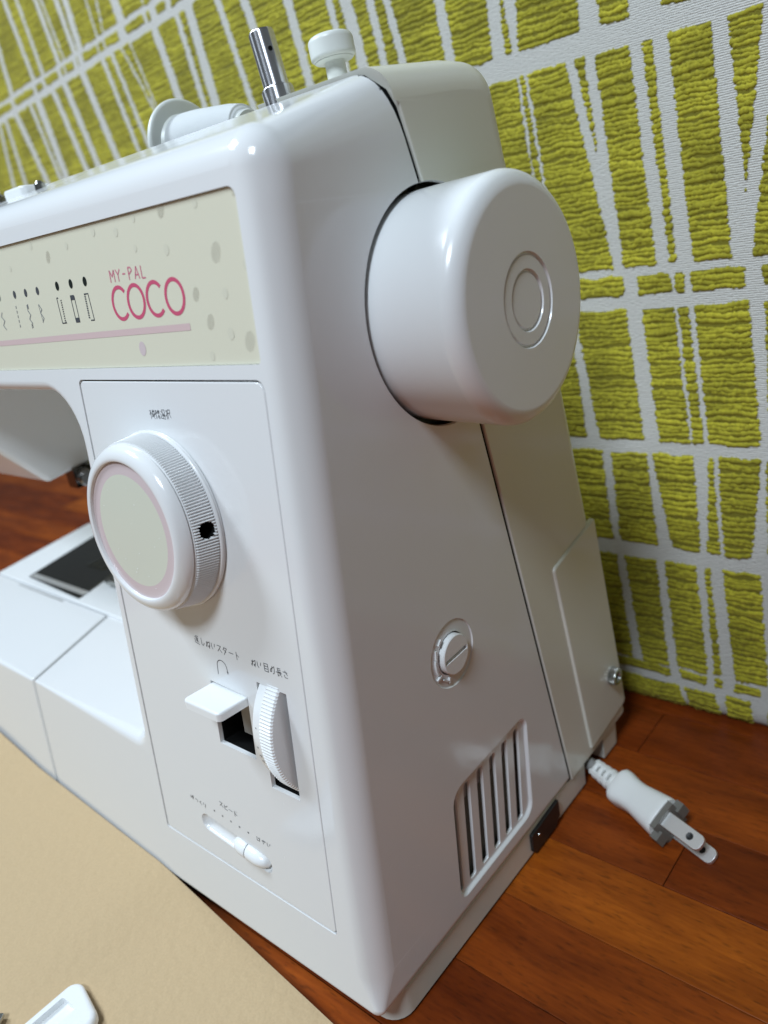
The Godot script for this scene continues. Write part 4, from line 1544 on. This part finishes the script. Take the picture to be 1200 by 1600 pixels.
func build_plug() -> void:
	var root := thing("power_plug", "white two blade plug lying on the floor at the end of its ribbed cord", "plug", Vector3(0.0300, FLOOR_Y, -0.1370))
	var d := Vector3(0.928, 0.0, 0.372).normalized()
	var side := d.cross(Vector3.UP).rotated(d, ROLL)      # across the plug, which lies rolled towards the viewer
	var rise := side.cross(d)
	var a := Vector3(0.0160, -0.0078, -0.1412)
	# body: rounded cross-sections along the axis: distance, half width, half height
	var sec := [[-0.0004, 0.0050, 0.0046], [0.0, 0.0068, 0.0060], [0.0012, 0.0078, 0.0066], [0.0035, 0.0078, 0.0067], [0.0075, 0.0070, 0.0064], [0.0120, 0.0069, 0.0066], [0.0180, 0.0078, 0.0074], [0.0240, 0.0086, 0.0082], [0.0256, 0.0087, 0.0083], [0.0262, 0.0084, 0.0080]]
	var st := Shape.new()
	var rings := []
	for s in sec:
		var ring := PackedVector3Array()
		for i in 48:
			var an := TAU * i / 48.0
			var cx := signf(cos(an)) * pow(absf(cos(an)), 0.62)
			var cy := signf(sin(an)) * pow(absf(sin(an)), 0.62)
			ring.append(a + d * s[0] + side * cx * s[1] + rise * cy * s[2])
		rings.append(ring)
	st.loft(rings, true, true)
	st.fan(rings[-1], d)
	st.fan(rings[0], -d)
	part("plug_body", st.mesh(40.0), M.plug_white, root)
	# strain relief: rings on the cord joined by ribs
	var cord := Shape.new()
	var c0 := Vector3(-0.0075, -0.0084, -0.1512)
	var c1 := a
	var cd := (c1 - c0).normalized()
	lathe(cord, c0, cd, [Vector2(0.0026, 0.0), Vector2(0.0030, 0.012), Vector2(0.0034, 0.026)], 24)
	part("cord", cord.mesh(), M.grey_plastic, root)
	var L := (c1 - c0).length()
	for k in 4:
		var rg := Shape.new()
		var h := L - 0.0018 - k * 0.0036
		var r := 0.0049 - k * 0.00025
		lathe(rg, c0, cd, [Vector2(0.003, h - 0.0010), Vector2(r - 0.0003, h - 0.0010), Vector2(r, h - 0.0006), Vector2(r, h + 0.0006), Vector2(r - 0.0003, h + 0.0010), Vector2(0.003, h + 0.0010)], 28)
		part("relief_ring", rg.mesh(30.0), M.plug_white, root)
	for k in 4:
		var rb := Shape.new()
		var ax := Basis(cd, PI / 4 + PI / 2 * k)
		var o := ax * (side - cd * side.dot(cd)).normalized()
		var q := cd.cross(o)
		rb.box(Vector3(0.0028, -0.0009, L - 0.0145), Vector3(0.0043, 0.0009, L - 0.0006), Basis(o, q, cd), c0)
		part("relief_rib", rb.mesh(), M.plug_white, root)
	# grey insulating face with two ears
	var face := Shape.new()
	face.box(Vector3(0.0256, -0.0072, -0.0062), Vector3(0.0285, 0.0072, 0.0062), Basis(d, rise, -side), a)
	face.box(Vector3(0.0262, -0.0030, -0.0092), Vector3(0.0298, 0.0030, -0.0050), Basis(d, rise, -side), a)
	face.box(Vector3(0.0262, -0.0030, 0.0050), Vector3(0.0298, 0.0030, 0.0092), Basis(d, rise, -side), a)
	part("insulating_face", face.mesh(), M.plug_grey, root)
	# two blades, one above the other, each with a hole and a tapered tip
	for k in 2:
		var y := 0.0052 if k == 0 else -0.0072
		var bl := Shape.new()
		var out := rounded([Vector2(0.0260, -0.0032), Vector2(0.0462, -0.0032), Vector2(0.0462, 0.0032), Vector2(0.0260, 0.0032)], [0.0001, 0.0024, 0.0024, 0.0001], [0.0002, 0.0002, 0.0002, 0.0002], 8)
		var hole := circle(Vector2(0.0405, 0.0), 0.0015, 24)
		var to := func(u, v, off): return a + d * u - side * v + rise * (y + off)
		pillow(bl, out, to, 0.0015, [hole], 3)
		hole_walls(bl, hole, to, 0.0, -0.0015)
		fill(bl, [out[0], hole], func(q): return to.call(q.x, q.y, -0.0015), -rise)
		var blade := part("blade", bl.mesh(30.0), M.blade_metal, root)
		var eye := Shape.new()
		fill(eye, [hole], func(q): return to.call(q.x, q.y, -0.0013), rise)
		part("eye", eye.mesh(), M.black_plastic, blade, true)


func build_paper() -> void:
	# the far edge rises to the left against the machine; the sheet sinks to the floor towards the viewer
	var ex := [-0.46, -0.40, -0.33, -0.270, -0.229, -0.120, -0.101, -0.065, -0.0411, -0.0213, 0.004]
	var ey := [0.024, 0.022, 0.0185, 0.0145, 0.0075, 0.0006, -0.0040, -0.0080, -0.0100, -0.0120, -0.0138]
	var ez := [0.0010, 0.0006, 0.0004, 0.0003, 0.0005, 0.0007, 0.0008, 0.0025, 0.0039, 0.0049, 0.0066]
	thing("kraft_paper", "beige sheet of thick paper lying before the machine, bowed up against it", "paper", Vector3(-0.2, FLOOR_Y, 0.12))
	var root: Node3D = get_child(get_child_count() - 1)
	var st := Shape.new()
	var nz := 14
	var cols := 58
	var top := []
	var low := []
	for i in cols + 1:
		var x := lerpf(-0.46, 0.004, float(i) / cols)
		var k := 0
		while k < ex.size() - 2 and x > ex[k + 1]:
			k += 1
		var u: float = (x - ex[k]) / (ex[k + 1] - ex[k])
		var y0 := cubic_interpolate(ey[k], ey[k + 1], ey[maxi(k - 1, 0)], ey[mini(k + 2, ex.size() - 1)], u)
		var z0 := lerpf(ez[k], ez[k + 1], u)
		var a := PackedVector3Array()
		var b := PackedVector3Array()
		for j in nz + 1:
			var v := float(j) / nz
			var z := lerpf(z0, 0.34, v * v * 0.5 + v * 0.5)
			var y := lerpf(y0, FLOOR_Y + 0.0012, smoothstep(0.0, 0.20, z - z0)) + 0.0004 * sin(x * 31.0 + z * 17.0) * smoothstep(0.0, 0.05, z - z0)
			a.append(Vector3(x, y, z))
			b.append(Vector3(x, y - 0.0008, z))
		top.append(a)
		low.append(b)
	st.loft(top, false, true)
	st.loft(low, false)
	var rim_a := PackedVector3Array()
	var rim_b := PackedVector3Array()
	for i in cols + 1:
		rim_a.append(top[i][0])
		rim_b.append(low[i][0])
	st.loft([rim_a, rim_b], false)
	st.loft([top[cols], low[cols]], false)
	part("sheet", st.mesh(50.0), M.kraft, root)


func paper_y(x: float, z: float) -> float:
	return lerpf(-0.0042, FLOOR_Y + 0.0012, smoothstep(0.0, 0.20, z))


func build_small_things() -> void:
	# white plastic fitting: an open frame with a rounded end and a sunk middle
	var y := -0.0058
	thing("plastic_fitting", "small white plastic fitting with a rounded end on the beige paper", "fitting", Vector3(-0.095, y, 0.075))
	var root: Node3D = get_child(get_child_count() - 1)
	var st := Shape.new()
	var to := func(x, v, off): return Vector3(x, y + off + 0.0036, -v)
	var o := rounded([Vector2(-0.1060, -0.105), Vector2(-0.0800, -0.105), Vector2(-0.0845, -0.0528), Vector2(-0.1060, -0.0488)], [0.003, 0.003, 0.0060, 0.0045], [0.0012, 0.0012, 0.0022, 0.0016], 8)
	var well := rounded([Vector2(-0.1030, -0.098), Vector2(-0.0950, -0.098), Vector2(-0.0945, -0.0562), Vector2(-0.1028, -0.0568)], [0.001, 0.001, 0.001, 0.001], [0, 0, 0, 0], 4)
	pillow(st, o, to, 0.0036, [well[0]], 5)
	hole_walls(st, well[0], to, 0.0, -0.0026, true)
	part("frame", st.mesh(36.0), M.bright_plastic, root)
	# grey metal tip at the corner of the picture
	thing("metal_tool", "flat grey metal tip at the left edge of the beige paper", "tool", Vector3(-0.15, -0.0034, 0.10))
	var tool: Node3D = get_child(get_child_count() - 1)
	var tt := Shape.new()
	var td := Vector2(0.78, -0.62).normalized()
	var tq := Vector2(td.y, -td.x)
	var t0 := Vector2(-0.1150, 0.0738)
	var tto := func(u, v, off): return Vector3(t0.x + td.x * u + tq.x * v, -0.0022 + off, t0.y + td.y * u + tq.y * v)
	pillow(tt, rounded([Vector2(-0.06, -0.0026), Vector2(0, -0.0020), Vector2(0, 0.0020), Vector2(-0.06, 0.0026)], [0.001, 0.0006, 0.0006, 0.001], [0.0003, 0.0003, 0.0003, 0.0003], 4), tto, 0.0012)
	part("blade", tt.mesh(34.0), M.steel, tool)
	var handle := Shape.new()
	pillow(handle, rounded([Vector2(-0.11, -0.006), Vector2(-0.045, -0.0045), Vector2(-0.045, 0.0045), Vector2(-0.11, 0.006)], [0.003, 0.002, 0.002, 0.003], [0.0015, 0.0015, 0.0015, 0.0015], 4), func(u, v, off): return tto.call(u, v, off + 0.0022), 0.0044)
	part("handle", handle.mesh(34.0), M.grey_plastic, tool)
